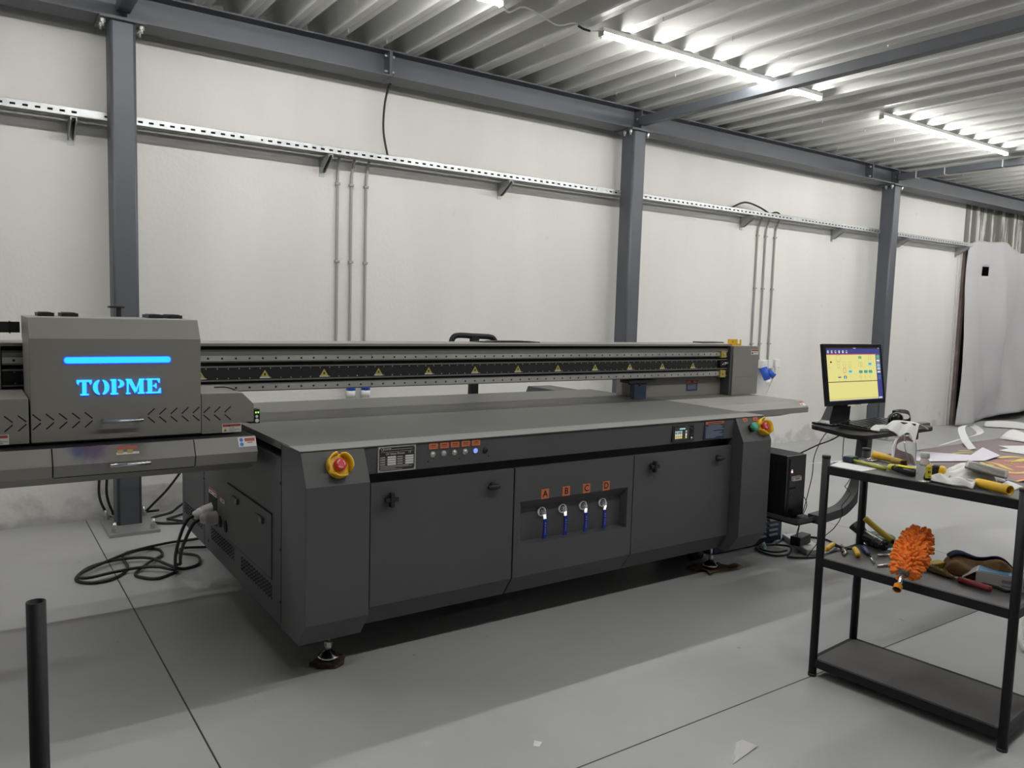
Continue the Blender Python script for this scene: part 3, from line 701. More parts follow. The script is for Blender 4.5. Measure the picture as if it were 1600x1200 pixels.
b = MB(); b.box(sx-.0015, sx, 4.125, 4.287, .355, .502, 'dark_gap'); build(b, 'plug_recess', P)
for y in (4.064, 3.963): build(MB().cyl((sx, y, .396), (sx-.002, y, .396), .030, 'dark_gap', n=20), 'cable_gland', P)
for y0, y1 in ((4.215, 4.285), (4.128, 4.205), (3.982, 4.062)):
    b = MB(); b.box(sx-.0015, sx, y0, y1, .504, .532 if y0 > 4.1 else .530, 'label_white'); b.box(sx-.002, sx-.0014, y0, y1, .522, .532, 'label_red'); b.box(sx-.002, sx-.0014, y0+.015, y0+.05, .510, .516, 'ink'); build(b, 'warning_label', P)
# ---- levelling feet, caster
for x, y in ((1.228, 3.07), (3.635, 3.09)):
    b = MB(); b.cyl((x, y, .06), (x, y, .19), .0095, 'brushed'); b.cyl((x, y, .075), (x, y, .092), .018, 'brushed', n=6, smooth=False); b.cyl((x, y, .058), (x, y, .076), .010, 'brushed', r1=.016)
    b.lathe((x, y, .020), (0, 0, 1), [(0, .040), (.008, .043), (.012, .042), (.026, .028), (.040, .011), (.046, .009)], 'black_gloss', n=24); b.lathe((x, y, .026), (0, 0, 1), [(0, .0435), (.006, .044), (.008, .042)], 'chrome', n=24, caps=False)
    build(b, 'levelling_foot', P)
b = MB(); b.cyl((3.66, 3.27, .035), (3.74, 3.27, .035), .034, 'black'); b.box(3.67, 3.73, 3.25, 3.29, .06, .18, 'black'); build(b, 'caster', P)
# ---- rear cover showing behind the table
build(MB().prism([(4.50, .80), (5.03, .80), (5.03, .87), (5.00, .927), (4.50, .927)], 'x', 3.63, 3.845, 'body_grey'), 'rear_cover', P, bevel=.002)

# ---- gantry
G = build(MB().box(.12, 4.56, 3.822, 4.06, 1.085, 1.303, 'dark_gap').box(.10, 4.58, 3.800, 4.09, 1.3035, 1.316, 'warm_grey'), 'gantry_beam', P)
def bar(y, z0, z1, m, name, x0=.12, x1=4.545, lab=None): return build(MB().box(x0, x1, y, 3.824, z0, z1, m), name, G, label=lab)
bar(3.806, 1.278, 1.285, 'body_grey', 'beam_profile'); bar(3.806, 1.258, 1.277, 'alu', 'beam_profile'); bar(3.806, 1.226, 1.2325, 'alu', 'beam_profile')
bar(3.806, 1.2015, 1.208, 'alu', 'beam_profile'); bar(3.806, 1.1365, 1.1435, 'alu', 'beam_profile'); bar(3.806, 1.086, 1.0915, 'alu', 'beam_profile'); bar(3.806, 1.1205, 1.124, 'alu', 'beam_profile')
for z0, z1 in ((1.2335, 1.2575), (1.092, 1.120)):
    b = MB(); b.box(.12, 4.448, 3.793, 3.823, z0, z1, 'rail_steel'); x = .921; zc = (z0+z1)/2
    x = .921-.0634*12
    while x < 4.43:
        b.cyl((x, 3.7935, zc), (x, 3.7925, zc), .0052, 'ink', n=10); x += .0634
    for xs in (1.74, 3.20, 4.224): b.box(xs-.001, xs+.001, 3.7925, 3.80, z0, z1, 'ink')
    build(b, 'linear_rail', G)
    build(MB().box(4.449, 4.502, 3.782, 3.823, z0-.012, z1+.010, 'brass').cyl((4.475, 3.782, zc), (4.475, 3.778, zc), .010, 'brass'), 'rail_stop', G)
b = MB(); b.box(.12, 4.445, 3.812, 3.823, 1.1445, 1.2005, 'black'); x = .967-.0502*16
while x < 4.44:
    for z in (1.1955, 1.1495): b.cyl((x, 3.812, z), (x, 3.8112, z), .0032, 'wire_dot', n=6)
    x += .0502
build(b, 'motor_track', G)
for k in range(12):
    x = .89+.30*k
    if x > 4.3: break
    b = MB(); y = 3.811; b.add([(x-.021, y, 1.1545), (x+.021, y, 1.1545), (x, y, 1.188)], [(0, 1, 2)], 'tri_yellow'); b.box(x-.024, x+.024, y-.0003, y+.0004, 1.1475, 1.154, 'label_white'); b.box(x-.004, x+.004, y-.0004, y+.0001, 1.160, 1.172, 'ink')
    build(b, 'warning_sticker', G)
b = MB(); b.box(4.452, 4.50, 3.79, 3.823, 1.158, 1.195, 'black'); b.cyl((4.495, 3.80, 1.180), (4.54, 3.80, 1.180), .008, 'brushed')
for k in range(4): b.ell((4.468+.008*k, 3.786, 1.172+.005*(k % 3)), (.005, .006, .005), 'chrome', 8, 6)
build(b, 'cable_fitting', G)
pil = [(4.577, 1.079), (4.577, 1.3025), (4.836, 1.3025), (4.860, 1.272), (4.860, 1.079)]
b = MB(); b.prism(pil, 'y', 3.78, 4.30, 'warm_grey'); b.box(4.577, 4.860, 3.781, 4.30, .9475, 1.0778, 'warm_grey'); b.box(4.555, 4.577, 3.790, 4.2, .9475, 1.3025, 'body_grey')
pr = build(b, 'gantry_pillar', P)
b = MB(); b.box(4.770, 4.853, 3.7785, 3.7802, 1.241, 1.280, 'label_white'); b.box(4.773, 4.850, 3.778, 3.7786, 1.266, 1.278, 'label_red'); b.box(4.778, 4.792, 3.778, 3.7786, 1.246, 1.258, 'ink'); b.box(4.80, 4.84, 3.778, 3.7786, 1.255, 1.258, 'ink'); build(b, 'warning_label', pr)
lg = build(MB().box(3.76, 4.554, 3.87, 4.12, .9475, 1.0845, 'warm_grey').box(3.84, 4.554, 3.88, 4.12, .80, .9475, 'warm_grey'), 'gantry_leg', P)
b = MB(); b.box(4.195, 4.310, 3.8685, 3.8702, .980, 1.056, 'caution_navy'); b.box(4.20, 4.305, 3.868, 3.8686, 1.033, 1.053, 'orange_tag'); b.box(4.24, 4.265, 3.8675, 3.868, 1.038, 1.049, 'ink')
for r in range(4): b.box(4.21, 4.295, 3.868, 3.8686, 1.020-r*.009, 1.0235-r*.009, 'caution_line')
build(b, 'caution_label', lg)
b = MB(); b.box(3.655, 3.762, 3.825, 3.868, .9475, 1.055, 'caution_navy'); b.box(3.59, 3.835, 3.81, 3.90, 1.056, 1.075, 'black'); b.cyl((3.61, 3.83, 1.045), (3.61, 3.83, 1.056), .006, 'black', n=8); b.cyl((3.70, 3.818, 1.04), (3.70, 3.825, 1.04), .006, 'black', n=8)
build(b, 'gantry_bracket', P, label='dark navy bracket under the gantry beam')
pl = [(.989-x, z) for x, z in ((.874, .947), (.874, 1.303), (1.15, 1.303), (1.15, .947))]
build(MB().prism(pl, 'y', 3.78, 4.30, 'warm_grey'), 'gantry_pillar', P)
b = MB(); b.box(4.63, 4.778, 3.88, 3.93, 1.3035, 1.316, 'yellow'); b.box(4.63, 4.735, 3.88, 3.884, 1.316, 1.350, 'yellow'); b.box(4.763, 4.778, 3.88, 3.884, 1.316, 1.348, 'yellow'); b.cyl((4.68, 3.879, 1.332), (4.68, 3.8795, 1.332), .006, 'red', n=10)
build(b, 'sensor_bracket', P, label='yellow bent sensor bracket')
build(MB().box(2.53, 2.95, 3.95, 4.07, 1.3165, 1.322, 'black').prism([(2.60, 1.322), (2.90, 1.322), (2.86, 1.326), (2.62, 1.326)], 'y', 3.96, 4.05, 'black'), 'cable_cover', P)
build(MB().box(4.46, 4.70, 3.98, 4.07, 1.3165, 1.325, 'body_grey'), 'cable_cover', P)
# ---- capping trays each side
tp = [(3.33, .9475), (3.296, .887), (3.308, .842), (3.40, .800), (4.16, .800), (4.16, .9475)]
TL = build(MB().prism(tp, 'x', -.20, 1.000, 'warm_grey'), 'capping_tray', P, bevel=.002)
build(MB().box(-.195, .995, 3.340, 3.80, .9478, .9495, 'black'), 'tray_dark_plate', TL)  # flat black plate added to make the tray top dark below the hood
build(MB().prism([(3.328, .9477), (3.2945, .887), (3.3065, .843), (3.3105, .843), (3.2985, .887), (3.332, .9477)], 'x', .254, .748, 'inky'), 'tray_door', TL)
b = MB()
for x in (.2515, .7505): b.prism([(3.329, .9478), (3.2955, .887), (3.3075, .842), (3.309, .842), (3.297, .887), (3.331, .9478)], 'x', x-.0022, x+.0022, 'dark_gap')
b.prism([(3.3065, .8425), (3.3085, .8395), (3.312, .8395), (3.310, .8425)], 'x', .254, .748, 'dark_gap'); build(b, 'door_seam', TL)
b = MB(); b.cyl((.436, 3.262, .880), (.578, 3.262, .880), .0065, 'brushed'); 
for x in (.444, .570): b.cyl((x, 3.262, .880), (x, 3.300, .878), .0055, 'brushed')
build(b, 'tray_handle', TL, label='bright steel bar handle')
def tslope(x, t, h=.0016): return (x, 3.33-.034*t-h*.87, .9475-.0605*t+h*.49)
def tlabel(x0, x1, t0, t1, nm, dots):
    b = MB(); b.poly([tslope(x0, t0), tslope(x1, t0), tslope(x1, t1), tslope(x0, t1)], 'label_white')
    xm = x0+(x1-x0)*.36 if dots else x0+.003
    b.poly([tslope(xm, t0+.06, .0022), tslope(x1-.004, t0+.06, .0022), tslope(x1-.004, t0+(t1-t0)*.45, .0022), tslope(xm, t0+(t1-t0)*.45, .0022)], 'label_red')
    if dots:
        for tt in (.27, .74):
            t = t0+(t1-t0)*tt; q = [tslope(x0+.013+.008*math.cos(a*PI/5), t-.13*math.sin(a*PI/5), .0022) for a in range(10)]; b.poly(q, 'label_blue')
        b.poly([tslope(xm+.01, t0+(t1-t0)*.55, .0022), tslope(x1-.015, t0+(t1-t0)*.55, .0022), tslope(x1-.015, t0+(t1-t0)*.62, .0022), tslope(xm+.01, t0+(t1-t0)*.62, .0022)], 'ink')
    else:
        for xa in (x0+.012, x0+.046): b.poly([tslope(xa-.008, t0+(t1-t0)*.5, .0022), tslope(xa+.012, t0+(t1-t0)*.5, .0022), tslope(xa+.012, t1-.06, .0022), tslope(xa-.008, t1-.06, .0022)], 'brass')
    build(b, nm, TL)
tlabel(.465, .545, .06, .60, 'warning_label', False); tlabel(.925, .998, .05, .66, 'warning_label', True)
tr = [(3.345, .9455), (3.29, .907), (3.29, .870), (3.37, .845), (4.16, .845), (4.16, .9455)]
b = MB(); NR = []
for x, dz in ((3.84, 0), (4.60, 0), (4.80, .028)):
    NR.append([Vector((x, y, z if z > .86 else z+dz)) for y, z in tr])
b.loft(NR, 'warm_grey', True, False); TR = build(b, 'capping_tray', P, bevel=.002)
b = MB(); b.poly([(4.735, 3.333, .9395), (4.79, 3.333, .9395), (4.79, 3.300, .9165), (4.735, 3.300, .9165)], 'label_white'); b.poly([(4.737, 3.334, .9415), (4.788, 3.334, .9415), (4.788, 3.322, .933), (4.737, 3.322, .933)], 'label_red'); b.poly([(4.745, 3.315, .9285), (4.755, 3.315, .9285), (4.755, 3.304, .921), (4.745, 3.304, .921)], 'ink')
o = build(b, 'warning_label', TR); 
# ---- carriage hood
hx0, hx1 = .192, .797
b = MB(); b.prism([(3.40, .961), (3.40, 1.352), (3.45, 1.430), (3.84, 1.430), (3.84, 1.335), (3.79, 1.32), (3.79, .975)], 'x', hx0, hx1, 'warm_grey')
H = build(b, 'carriage_hood', P, bevel=.003)
build(MB().prism([(3.405, .9565), (3.405, .960), (3.79, .974), (3.79, .956)], 'x', hx0+.004, hx1-.004, 'dark_gap'), 'print_head_base', H)
cap = []
zc, rr, xa, xb = 1.2705, .0115, .304, .680
for k in range(9): a = math.radians(90+k*22.5); cap.append((xa+rr+rr*math.cos(a), zc+rr*math.sin(a)))
for k in range(9): a = math.radians(-90+k*22.5); cap.append((xb-rr+rr*math.cos(a), zc+rr*math.sin(a)))
rim = [(x+(.0022 if x > .49 else -.0022), z+(.0022 if z > zc else -.0034)) for x, z in cap]
build(MB().prism(cap, 'y', 3.3955, 3.3990, 'led_blue').prism(rim, 'y', 3.3972, 3.3998, 'led_blue_deep'), 'light_bar', H, label='glowing blue light bar')
# lettering TOPME: bold slab serif with stencil gaps
def arc(cx, cy, rx, ry, a0, a1, n=10): return [(cx+rx*math.cos(math.radians(a0+(a1-a0)*i/n)), cy+ry*math.sin(math.radians(a0+(a1-a0)*i/n))) for i in range(n+1)]
def band(cx, cy, rx, ry, ix, iy, a0, a1): return arc(cx, cy, rx, ry, a0, a1) + arc(cx, cy, ix, iy, a1, a0)
GL = {
 'T': [[(0, .80), (.10, .66), (.10, .66), (.18, .86), (.36, .86), (.36, 1), (0, 1)], [(.36, 0), (.64, 0), (.64, 1), (.36, 1)], [(.64, .86), (.82, .86), (.90, .66), (1, .80), (1, 1), (.64, 1)], [(.22, 0), (.78, 0), (.78, .10), (.22, .10)]],
 'O': [band(.46, .5, .46, .5, .17, .42, 100, 260), band(.54, .5, .46, .5, .17, .42, -80, 80)],
 'P': [[(.10, 0), (.40, 0), (.40, 1), (.10, 1)], [(0, 0), (.52, 0), (.52, .10), (0, .10)], [(0, .90), (.40, .90), (.40, 1), (0, 1)], band(.50, .71, .46, .29, .17, .20, -85, 85)],
 'M': [[(.05, .0), (.14, 0), (.16, 1), (.05, 1)], [(0, 0), (.24, 0), (.24, .09), (0, .09)], [(.05, 1), (.30, 1), (.57, .30), (.47, .04)], [(.50, .20), (.57, .12), (.80, 1), (.72, 1)], [(.70, 0), (.93, 0), (.93, 1), (.70, 1)], [(.62, 0), (1, 0), (1, .09), (.62, .09)], [(0, .91), (.2, .91), (.2, 1), (0, 1)], [(.78, .91), (1, .91), (1, 1), (.78, 1)]],
 'E': [[(.12, 0), (.42, 0), (.42, 1), (.12, 1)], [(0, 0), (.46, 0), (.46, .10), (0, .10)], [(0, .90), (.46, .90), (.46, 1), (0, 1)], [(.46, .90), (.76, .90), (.86, .68), (.94, .72), (.94, 1), (.46, 1)], [(.46, .45), (.58, .45), (.64, .33), (.72, .33), (.72, .67), (.64, .67), (.58, .55), (.46, .55)], [(.46, 0), (1, 0), (1, .34), (.92, .34), (.80, .10), (.46, .10)]],
}
b = MB(); x = .344; lw = (.054, .060, .054, .072, .058); z0 = 1.1355; hh = .0595
for ch, w in zip('TOPME', lw):
    for pg in GL[ch]:
        pts = [(x+px*w*.95, z0+pz*hh) for px, pz in pg]
        b.prism(pts, 'y', 3.3935, 3.3985, 'led_cyan'); b.prism([(px+.0022, pz-.0018) for px, pz in pts], 'y', 3.3960, 3.3995, 'led_blue_deep')
    x += w+.0006
lo = build(b, 'logo_lettering', H, label='glowing blue lettering TOPME')
b = MB(); b.cyl((.425, 3.355, 1.0355), (.569, 3.355, 1.0355), .006, 'brushed')
for x in (.432, .562): b.cyl((x, 3.355, 1.0355), (x, 3.40, 1.0355), .005, 'brushed')
build(b, 'hood_handle', H, label='bright steel bar handle')
def chev(x, z, d, y, par):
    for s in (1, -1):
        b = MB()
        a = Vector((x, y, z+s*.0045)); c = Vector((x+d*.026, y, z+s*.029)); t = (c-a).normalized(); nn = Vector((-t.z, 0, t.x))*.0023
        q = [a+nn, c+nn, c-nn, a-nn]; b.add([p+Vector((0, -.0006, 0)) for p in q]+[p+Vector((0, .0005, 0)) for p in q], [(0, 1, 2, 3), (4, 7, 6, 5), (0, 4, 5, 1), (2, 6, 7, 3), (1, 5, 6, 2), (3, 7, 4, 0)], 'dark_gap'); build(b, 'vent_slot', par)
for i in range(5): chev(.593+.0428*i, 1.0445-.0004*i, 1, 3.40, H)
for i in range(5): chev(.224+.0430*i, 1.0405, -1, 3.40, H)
for x0, x1, y0 in ((.239, .297, 3.66), (.322, .382, 3.66), (.646, .705, 3.66), (.722, .782, 3.66)):
    build(MB().box(x0, x1, y0, y0+.15, 1.4305, 1.444, 'black').box(x0+.01, x1-.01, y0+.01, y0+.14, 1.444, 1.447, 'body_grey'), 'top_pad', H)
b = MB(); b.box(.548, .568, 3.845, 3.875, 1.32, 1.468, 'black'); b.box(.520, .580, 3.835, 3.89, 1.468, 1.476, 'black'); build(b, 'cable_post', H)
wg = [(.799, .957), (.958, .957), (.962, .998), (1.012, .998), (1.015, 1.003), (1.015, 1.075), (.966, 1.125), (.799, 1.126)]
W1 = build(MB().prism(wg, 'y', 3.402, 3.79, 'warm_grey'), 'carriage_wing', P, bevel=.002)
W0 = build(MB().prism([(.985-x, z+.004) for x, z in wg], 'y', 3.402, 3.79, 'warm_grey'), 'carriage_wing', P, bevel=.002)
for i in range(3): chev(.807+.0425*i, 1.0415-.0008*i, 1, 3.402, W1)
for i in range(4): chev(.178-.043*i, 1.0385, -1, 3.402, W0)
def wlabel(x0, x1, z0, z1, par):
    b = MB(); y = 3.4015; b.box(x0, x1, y-.0016, y, z0, z1, 'label_white'); b.box(x0+.003, x1-.003, y-.002, y-.0015, z1-.0125, z1-.002, 'label_red'); b.add([(x0+.004, y-.002, z0+.004), (x0+.022, y-.002, z0+.004), (x0+.013, y-.002, z0+.019)], [(0, 1, 2)], 'tri_yellow'); b.box(x0+.011, x0+.015, y-.0023, y-.0018, z0+.006, z0+.014, 'ink')
    b.add([(x0+.025, y-.0022, z1-.0115), (x0+.034, y-.0022, z1-.0115), (x0+.0295, y-.0022, z1-.004)], [(0, 1, 2)], 'ink')
    for r in range(3): b.box(x0+.029, x0+.029+(.022, .045, .03)[r], y-.002, y-.0015, z0+.017-r*.006, z0+.0185-r*.006, 'ink')
    build(b, 'warning_label', par)
wlabel(.881, .961, .958, .995, W1); wlabel(.045, .122, .962, .999, W0)
b = MB(); b.box(1.0165, 1.0405, 3.402, 3.45, .990, 1.050, 'black_gloss')
b.prism([(.995, .9905), (1.017, .9905), (1.017, .9975)], 'y', 3.402, 3.45, 'black')
for x in (1.0235, 1.0335): b.box(x-.003, x+.003, 3.4005, 3.402, 1.034, 1.041, 'led_green')
b.cyl((1.027, 3.402, 1.020), (1.027, 3.400, 1.020), .0062, 'label_white'); b.cyl((1.028, 3.402, 1.002), (1.028, 3.400, 1.002), .0088, 'label_white')
build(b, 'collision_sensor', W1, bevel=.002)
build(MB().tube([(.90, 3.60, 1.131), (.935, 3.58, 1.133), (.955, 3.52, 1.131), (.972, 3.47, 1.118), (.99, 3.45, 1.10)], .003, 'cable_black'), 'sensor_wire', W1)
# energy chain leaving the carriage to the left
b = MB(); x = .187; k = 0
while x > -1.0:
    b.box(x-.036, x, 3.845, 3.905, 1.357, 1.401, 'black'); b.box(x-.037, x-.033, 3.842, 3.908, 1.353, 1.404, 'black_gloss'); x -= .037; k += 1
build(b, 'energy_chain', P)
# ------------------------------------------------------------------ mains cables and plugs at the printer's left side
FA = [(0.929, 4.557, 0.009), (0.834, 4.490, 0.009), (0.766, 4.529, 0.009), (0.734, 4.627, 0.009), (0.829, 4.764, 0.02), (0.926, 4.914, 0.009), (0.916, 5.050, 0.009), (0.813, 5.073, 0.009), (0.720, 4.960, 0.02), (0.713, 4.744, 0.009), (0.631, 4.606, 0.009), (0.535, 4.576, 0.009), (0.466, 4.631, 0.009), (0.460, 4.724, 0.009), (0.546, 4.839, 0.02), (0.703, 4.879, 0.026), (0.840, 4.824, 0.026), (0.918, 4.640, 0.02), (0.976, 4.590, 0.009), (1.065, 4.630, 0.009), (1.088, 4.753, 0.02), (1.011, 4.866, 0.02), (1.053, 4.949, 0.02), (1.2, 4.93, 0.012), (1.5, 4.90, 0.009), (1.9, 4.92, 0.009)]
FB = [(0.948, 4.631, 0.026), (0.916, 4.545, 0.026), (0.848, 4.624, 0.03), (0.747, 4.674, 0.026), (0.617, 4.654, 0.026), (0.509, 4.618, 0.028), (0.463, 4.656, 0.026), (0.486, 4.729, 0.026), (0.623, 4.859, 0.03), (0.788, 4.991, 0.032), (0.986, 5.101, 0.02), (1.180, 5.151, 0.009), (1.6, 5.2, .009), (2.0, 5.2, .009)]
for i, (tip, base, path, lab) in enumerate((
    ((.945, 4.205, .405), (1.06, 4.235, .425), [(.945, 4.205, .405), (.915, 4.21, .385), (.893, 4.26, .30), (.892, 4.38, .16), (.915, 4.50, .04)] + FA, 'black mains cable with a cream plug, upper of the two, coiled widest on the floor'),
    ((.962, 4.147, .398), (1.06, 4.132, .402), [(.962, 4.147, .398), (.93, 4.16, .37), (.905, 4.25, .25), (.925, 4.42, .13), (.955, 4.57, .045)] + FB, 'black mains cable with a cream plug, lower and nearer of the two plugs'))):
    t = thing('power_cable', (tip[0], tip[1], 0), lab, 'cable', 'mains cables of the printer')
    build(MB().tube(path, .0085, 'cable_black'), 'cord', t)
    p0 = Vector(base); d = (Vector(tip)-p0).normalized(); L = (Vector(tip)-p0).length
    pr = [(0, .034), (.012, .037), (.014, .034), (.03, .034), (L*.62, .029), (L*.64, .031), (L*.74, .030), (L*.76, .026), (L*.96, .021), (L, .012)]
    b = MB(); b.lathe(p0, d, pr, 'plug_cream', n=22)
    for k in range(5): b.lathe(p0+d*(.02+k*.011), d, [(0, .0345), (.003, .0352), (.006, .0345)], 'plug_cream', n=22, caps=False)
    build(b, 'plug', t)
b = MB(); b.tube([(.76, 5.86, .80), (.735, 5.91, .42), (.719, 5.91, .20), (.75, 5.91, .08), (.80, 5.92, .012), (1.0, 5.93, .010)], .0085, 'cable_black')
tag(build(b, 'wall_cable'), 'black cable hanging left of the base of the leftmost column', 'cable')
b = MB(); b.tube([(.79, 5.90, .80), (.775, 5.93, .35), (.769, 5.93, .18), (.80, 5.93, .06), (.84, 5.935, .026), (1.1, 5.93, .026)], .0085, 'cable_black')
tag(build(b, 'wall_cable'), 'black cable dropping close behind the base of the leftmost column', 'cable')
b = MB(); b.tube([(1.36, 5.88, .50), (1.253, 5.90, .314), (1.153, 5.90, .18), (1.059, 5.90, .085), (1.00, 5.92, .02), (.98, 5.94, .009)], .0085, 'cable_black')
tag(build(b, 'wall_cable'), 'black cable running diagonally down behind the printer to the column base', 'cable')
b = MB(); b.tube([(1.4, 5.90, .15), (1.25, 5.90, .06), (1.166, 5.89, .009), (1.03, 5.80, .009), (1.034, 5.658, .009), (1.181, 5.578, .009), (1.45, 5.55, .009)], .009, 'cable_black')
b.tube([(1.45, 5.80, .12), (1.3, 5.78, .04), (1.15, 5.75, .009), (1.12, 5.66, .02), (1.3, 5.5, .009)], .009, 'cable_black')
tag(build(b, 'wall_cable'), 'thick black cable looped on the floor beside the column base plate', 'cable')

# ------------------------------------------------------------------ pallet jack behind the printer (handle shows over the gantry)
t = thing('pallet_jack', (3.10, 5.05, 0), 'black looped pallet jack handle sticking up behind the printer gantry', 'pallet jack')
hy = 5.05
b = MB(); b.tube([(2.97, hy, 1.16), (2.955, hy, 1.24), (2.965, hy, 1.295), (3.01, hy, 1.318), (3.15, hy, 1.314), (3.29, hy, 1.308), (3.335, hy, 1.285), (3.348, hy, 1.235), (3.32, hy, 1.17), (3.15, hy, 1.13), (2.97, hy, 1.16)], .021, 'black_metal', n=10)
build(b, 'handle_loop', t)
build(MB().prism([(3.115, .25), (3.195, .25), (3.185, 1.315), (3.125, 1.315)], 'y', hy-.02, hy+.02, 'black_metal'), 'drawbar', t)
build(MB().box(3.02, 3.28, hy-.06, hy+.10, .05, .26, 'black_metal'), 'pump_body', t, bevel=.01)
for x in (2.95, 3.23): build(MB().box(x, x+.14, hy+.10, hy+.80, .05, .09, 'black_metal'), 'fork', t)
for x in (3.10, 3.20): build(MB().cyl((x-.025, hy-.04, .06), (x+.025, hy-.04, .06), .06, 'black'), 'steer_wheel', t)

# ------------------------------------------------------------------ workstation stand with computer
S = thing('workstation_stand', (4.15, 3.0, 0), 'black curved stand beside the printer carrying the computer tower and a small desk', 'stand')
b = MB(); b.box(4.02, 4.28, 2.785, 3.33, .29, .298, 'black_metal')
for q in ((4.02, 4.28, 2.785, 2.789), (4.02, 4.28, 3.326, 3.33), (4.02, 4.024, 2.785, 3.33)): b.box(*q, .29, .325, 'body_grey')
b.box(3.812, 4.05, 3.12, 3.24, .292, .322, 'black_metal'); build(b, 'tower_shelf', S)
build(MB().strip([(4.20, 2.80, .305), (4.34, 2.79, .318), (4.46, 2.78, .342), (4.555, 2.77, .42), (4.60, 2.76, .54), (4.605, 2.75, .68), (4.60, 2.74, .862)], (0.0, .075, 0), .055, 'body_grey', sub=6), 'curved_arm', S, bevel=.004)
pts = []
for cx, cy, a0 in ((4.88, 2.74, 0), (4.18, 2.74, 90), (4.065, 2.475, 180), (4.76, 2.50, 270)):
    for k in range(7):
        a = math.radians(a0+k*15); pts.append((cx+.08*math.cos(a), cy+.08*math.sin(a)))
build(MB().prism(pts, 'z', .862, .886, 'black_metal'), 'desk_top', S, bevel=.002)
C = thing('computer_tower', (4.13, 3.09, .298), 'black computer tower standing on the low shelf right of the printer', 'computer')
b = MB(); b.box(4.035, 4.225, 2.90, 3.31, .310, .690, 'black_metal'); build(b, 'case', C, bevel=.004)
b = MB(); b.box(4.036, 4.224, 2.888, 2.902, .312, .688, 'black_gloss'); b.box(4.054, 4.070, 2.886, 2.889, .33, .67, 'black_metal'); build(b, 'front_panel', C, bevel=.003)
build(MB().box(4.085, 4.165, 2.872, 2.888, .535, .562, 'white_plastic').box(4.105, 4.145, 2.871, 2.8725, .544, .553, 'alu').box(4.09, 4.16, 2.8715, 2.8725, .557, .561, 'label_red'), 'usb_dongle', C, bevel=.003)
build(MB().cyl((4.088, 2.888, .589), (4.088, 2.885, .589), .006, 'led_pink').cyl((4.088, 2.888, .60), (4.088, 2.885, .60), .004, 'scr_white'), 'power_light', C)
b = MB(); b.box(4.075, 4.13, 2.8865, 2.889, .482, .492, 'dark_gap'); build(b, 'front_port', C); build(MB().box(4.093, 4.097, 2.886, 2.889, .43, .45, 'label_red'), 'indicator', C)
b = MB(); b.box(4.028, 4.036, 2.97, 3.05, .33, .655, 'black_gloss'); build(b, 'side_handle', C, bevel=.003)
for y in (2.93, 3.27):
    for x in (4.06, 4.20): build(MB().cyl((x, y, .298), (x, y, .311), .014, 'black'), 'foot', C)
# monitor
W, Hh = .595, .365
Mn = thing('computer_monitor', (4.34, 2.74, .886), 'flat computer monitor showing a bright yellow screen, on the small black desk', 'monitor', rz=math.radians(-1))
tilt = Matrix.Translation((.055, -.03, .305)) @ Matrix.Rotation(math.radians(-9), 4, 'X')
b = MB(); b.box(-W/2, W/2, 0, .020, -Hh/2, Hh/2, 'black_gloss'); b.box(-W*.36, W*.36, .020, .055, -Hh*.36, Hh*.36, 'black'); b.xf(tilt); hs = build(b, 'housing', Mn, world=False, bevel=.003)
sx0, sx1, sz0, sz1 = -W/2+.026, W/2-.026, -Hh/2+.025, Hh/2-.022
def U(u, v): return sx0+(sx1-sx0)*u, sz1-(sz1-sz0)*v
b = MB()
def rect(u0, v0, u1, v1, m, y=-.0012):
    a, t = U(u0, v0); c, d = U(u1, v1); b.add([(a, y, d), (c, y, d), (c, y, t), (a, y, t)], [(0, 1, 2, 3)], m)
rect(0, 0, 1, 1, 'scr_navy', -.0008); rect(0, 0, 1, .025, 'scr_dark', -.0010); rect(0, .135, .91, .985, 'scr_yellow', -.0010); rect(0, .118, .91, .135, 'scr_red')
rect(0, .635, .91, .648, 'scr_dark'); rect(0, .955, .91, .963, 'scr_tan'); rect(.91, .118, .97, .128, 'scr_red')
for k, (m) in enumerate(('scr_cyan', 'scr_tan', 'scr_red', 'scr_white', 'scr_white', 'scr_red')):
    u = .03+k*.067; rect(u-.013, .055, u+.013, .105, 'scr_white'); rect(u-.010, .062, u+.010, .090, m, -.0014)
rect(.49, .008, .54, .018, 'scr_white'); rect(.96, .01, .99, .02, 'scr_white')
for k, (v0, v1, m) in enumerate(((.145, .22, 'scr_green'), (.235, .275, 'scr_white'), (.29, .315, 'scr_tan'), (.325, .36, 'scr_cyan'), (.37, .39, 'scr_cyan'), (.40, .43, 'scr_white'), (.455, .49, 'scr_white'))): rect(.925, v0, .985, v1, m)
rect(.94, .545, .975, .548, 'scr_cyan'); rect(.94, .60, .975, .603, 'scr_cyan'); rect(.94, .545, .943, .603, 'scr_cyan'); rect(.972, .545, .975, .603, 'scr_cyan')
rect(.92, .955, .985, .985, 'scr_white')
def frame(u, v, w, h, m='scr_tan', t=.004):
    rect(u-w, v-h, u+w, v-h+t*1.4, m); rect(u-w, v+h-t*1.4, u+w, v+h, m); rect(u-w, v-h, u-w+t, v+h, m); rect(u+w-t, v-h, u+w, v+h, m)
frame(.205, .20, .04, .055)
for u in (.205, .31, .41): frame(u, .32, .024, .055); rect(u-.012, .318, u+.012, .323, 'scr_tan')
frame(.595, .32, .024, .04); frame(.63, .32, .02, .04); frame(.79, .19, .024, .045)
rect(.575, .165, .635, .215, 'scr_green'); rect(.755, .29, .825, .355, 'scr_cyan'); rect(.765, .30, .815, .33, 'scr_teal', -.0014)
for u in (.605, .70, .79): rect(u-.034, .435, u+.034, .49, 'scr_teal')
frame(.305, .435, .026, .045, 'scr_red'); rect(.375, .425, .445, .485, 'scr_cyan'); rect(.385, .44, .435, .465, 'scr_teal', -.0014)
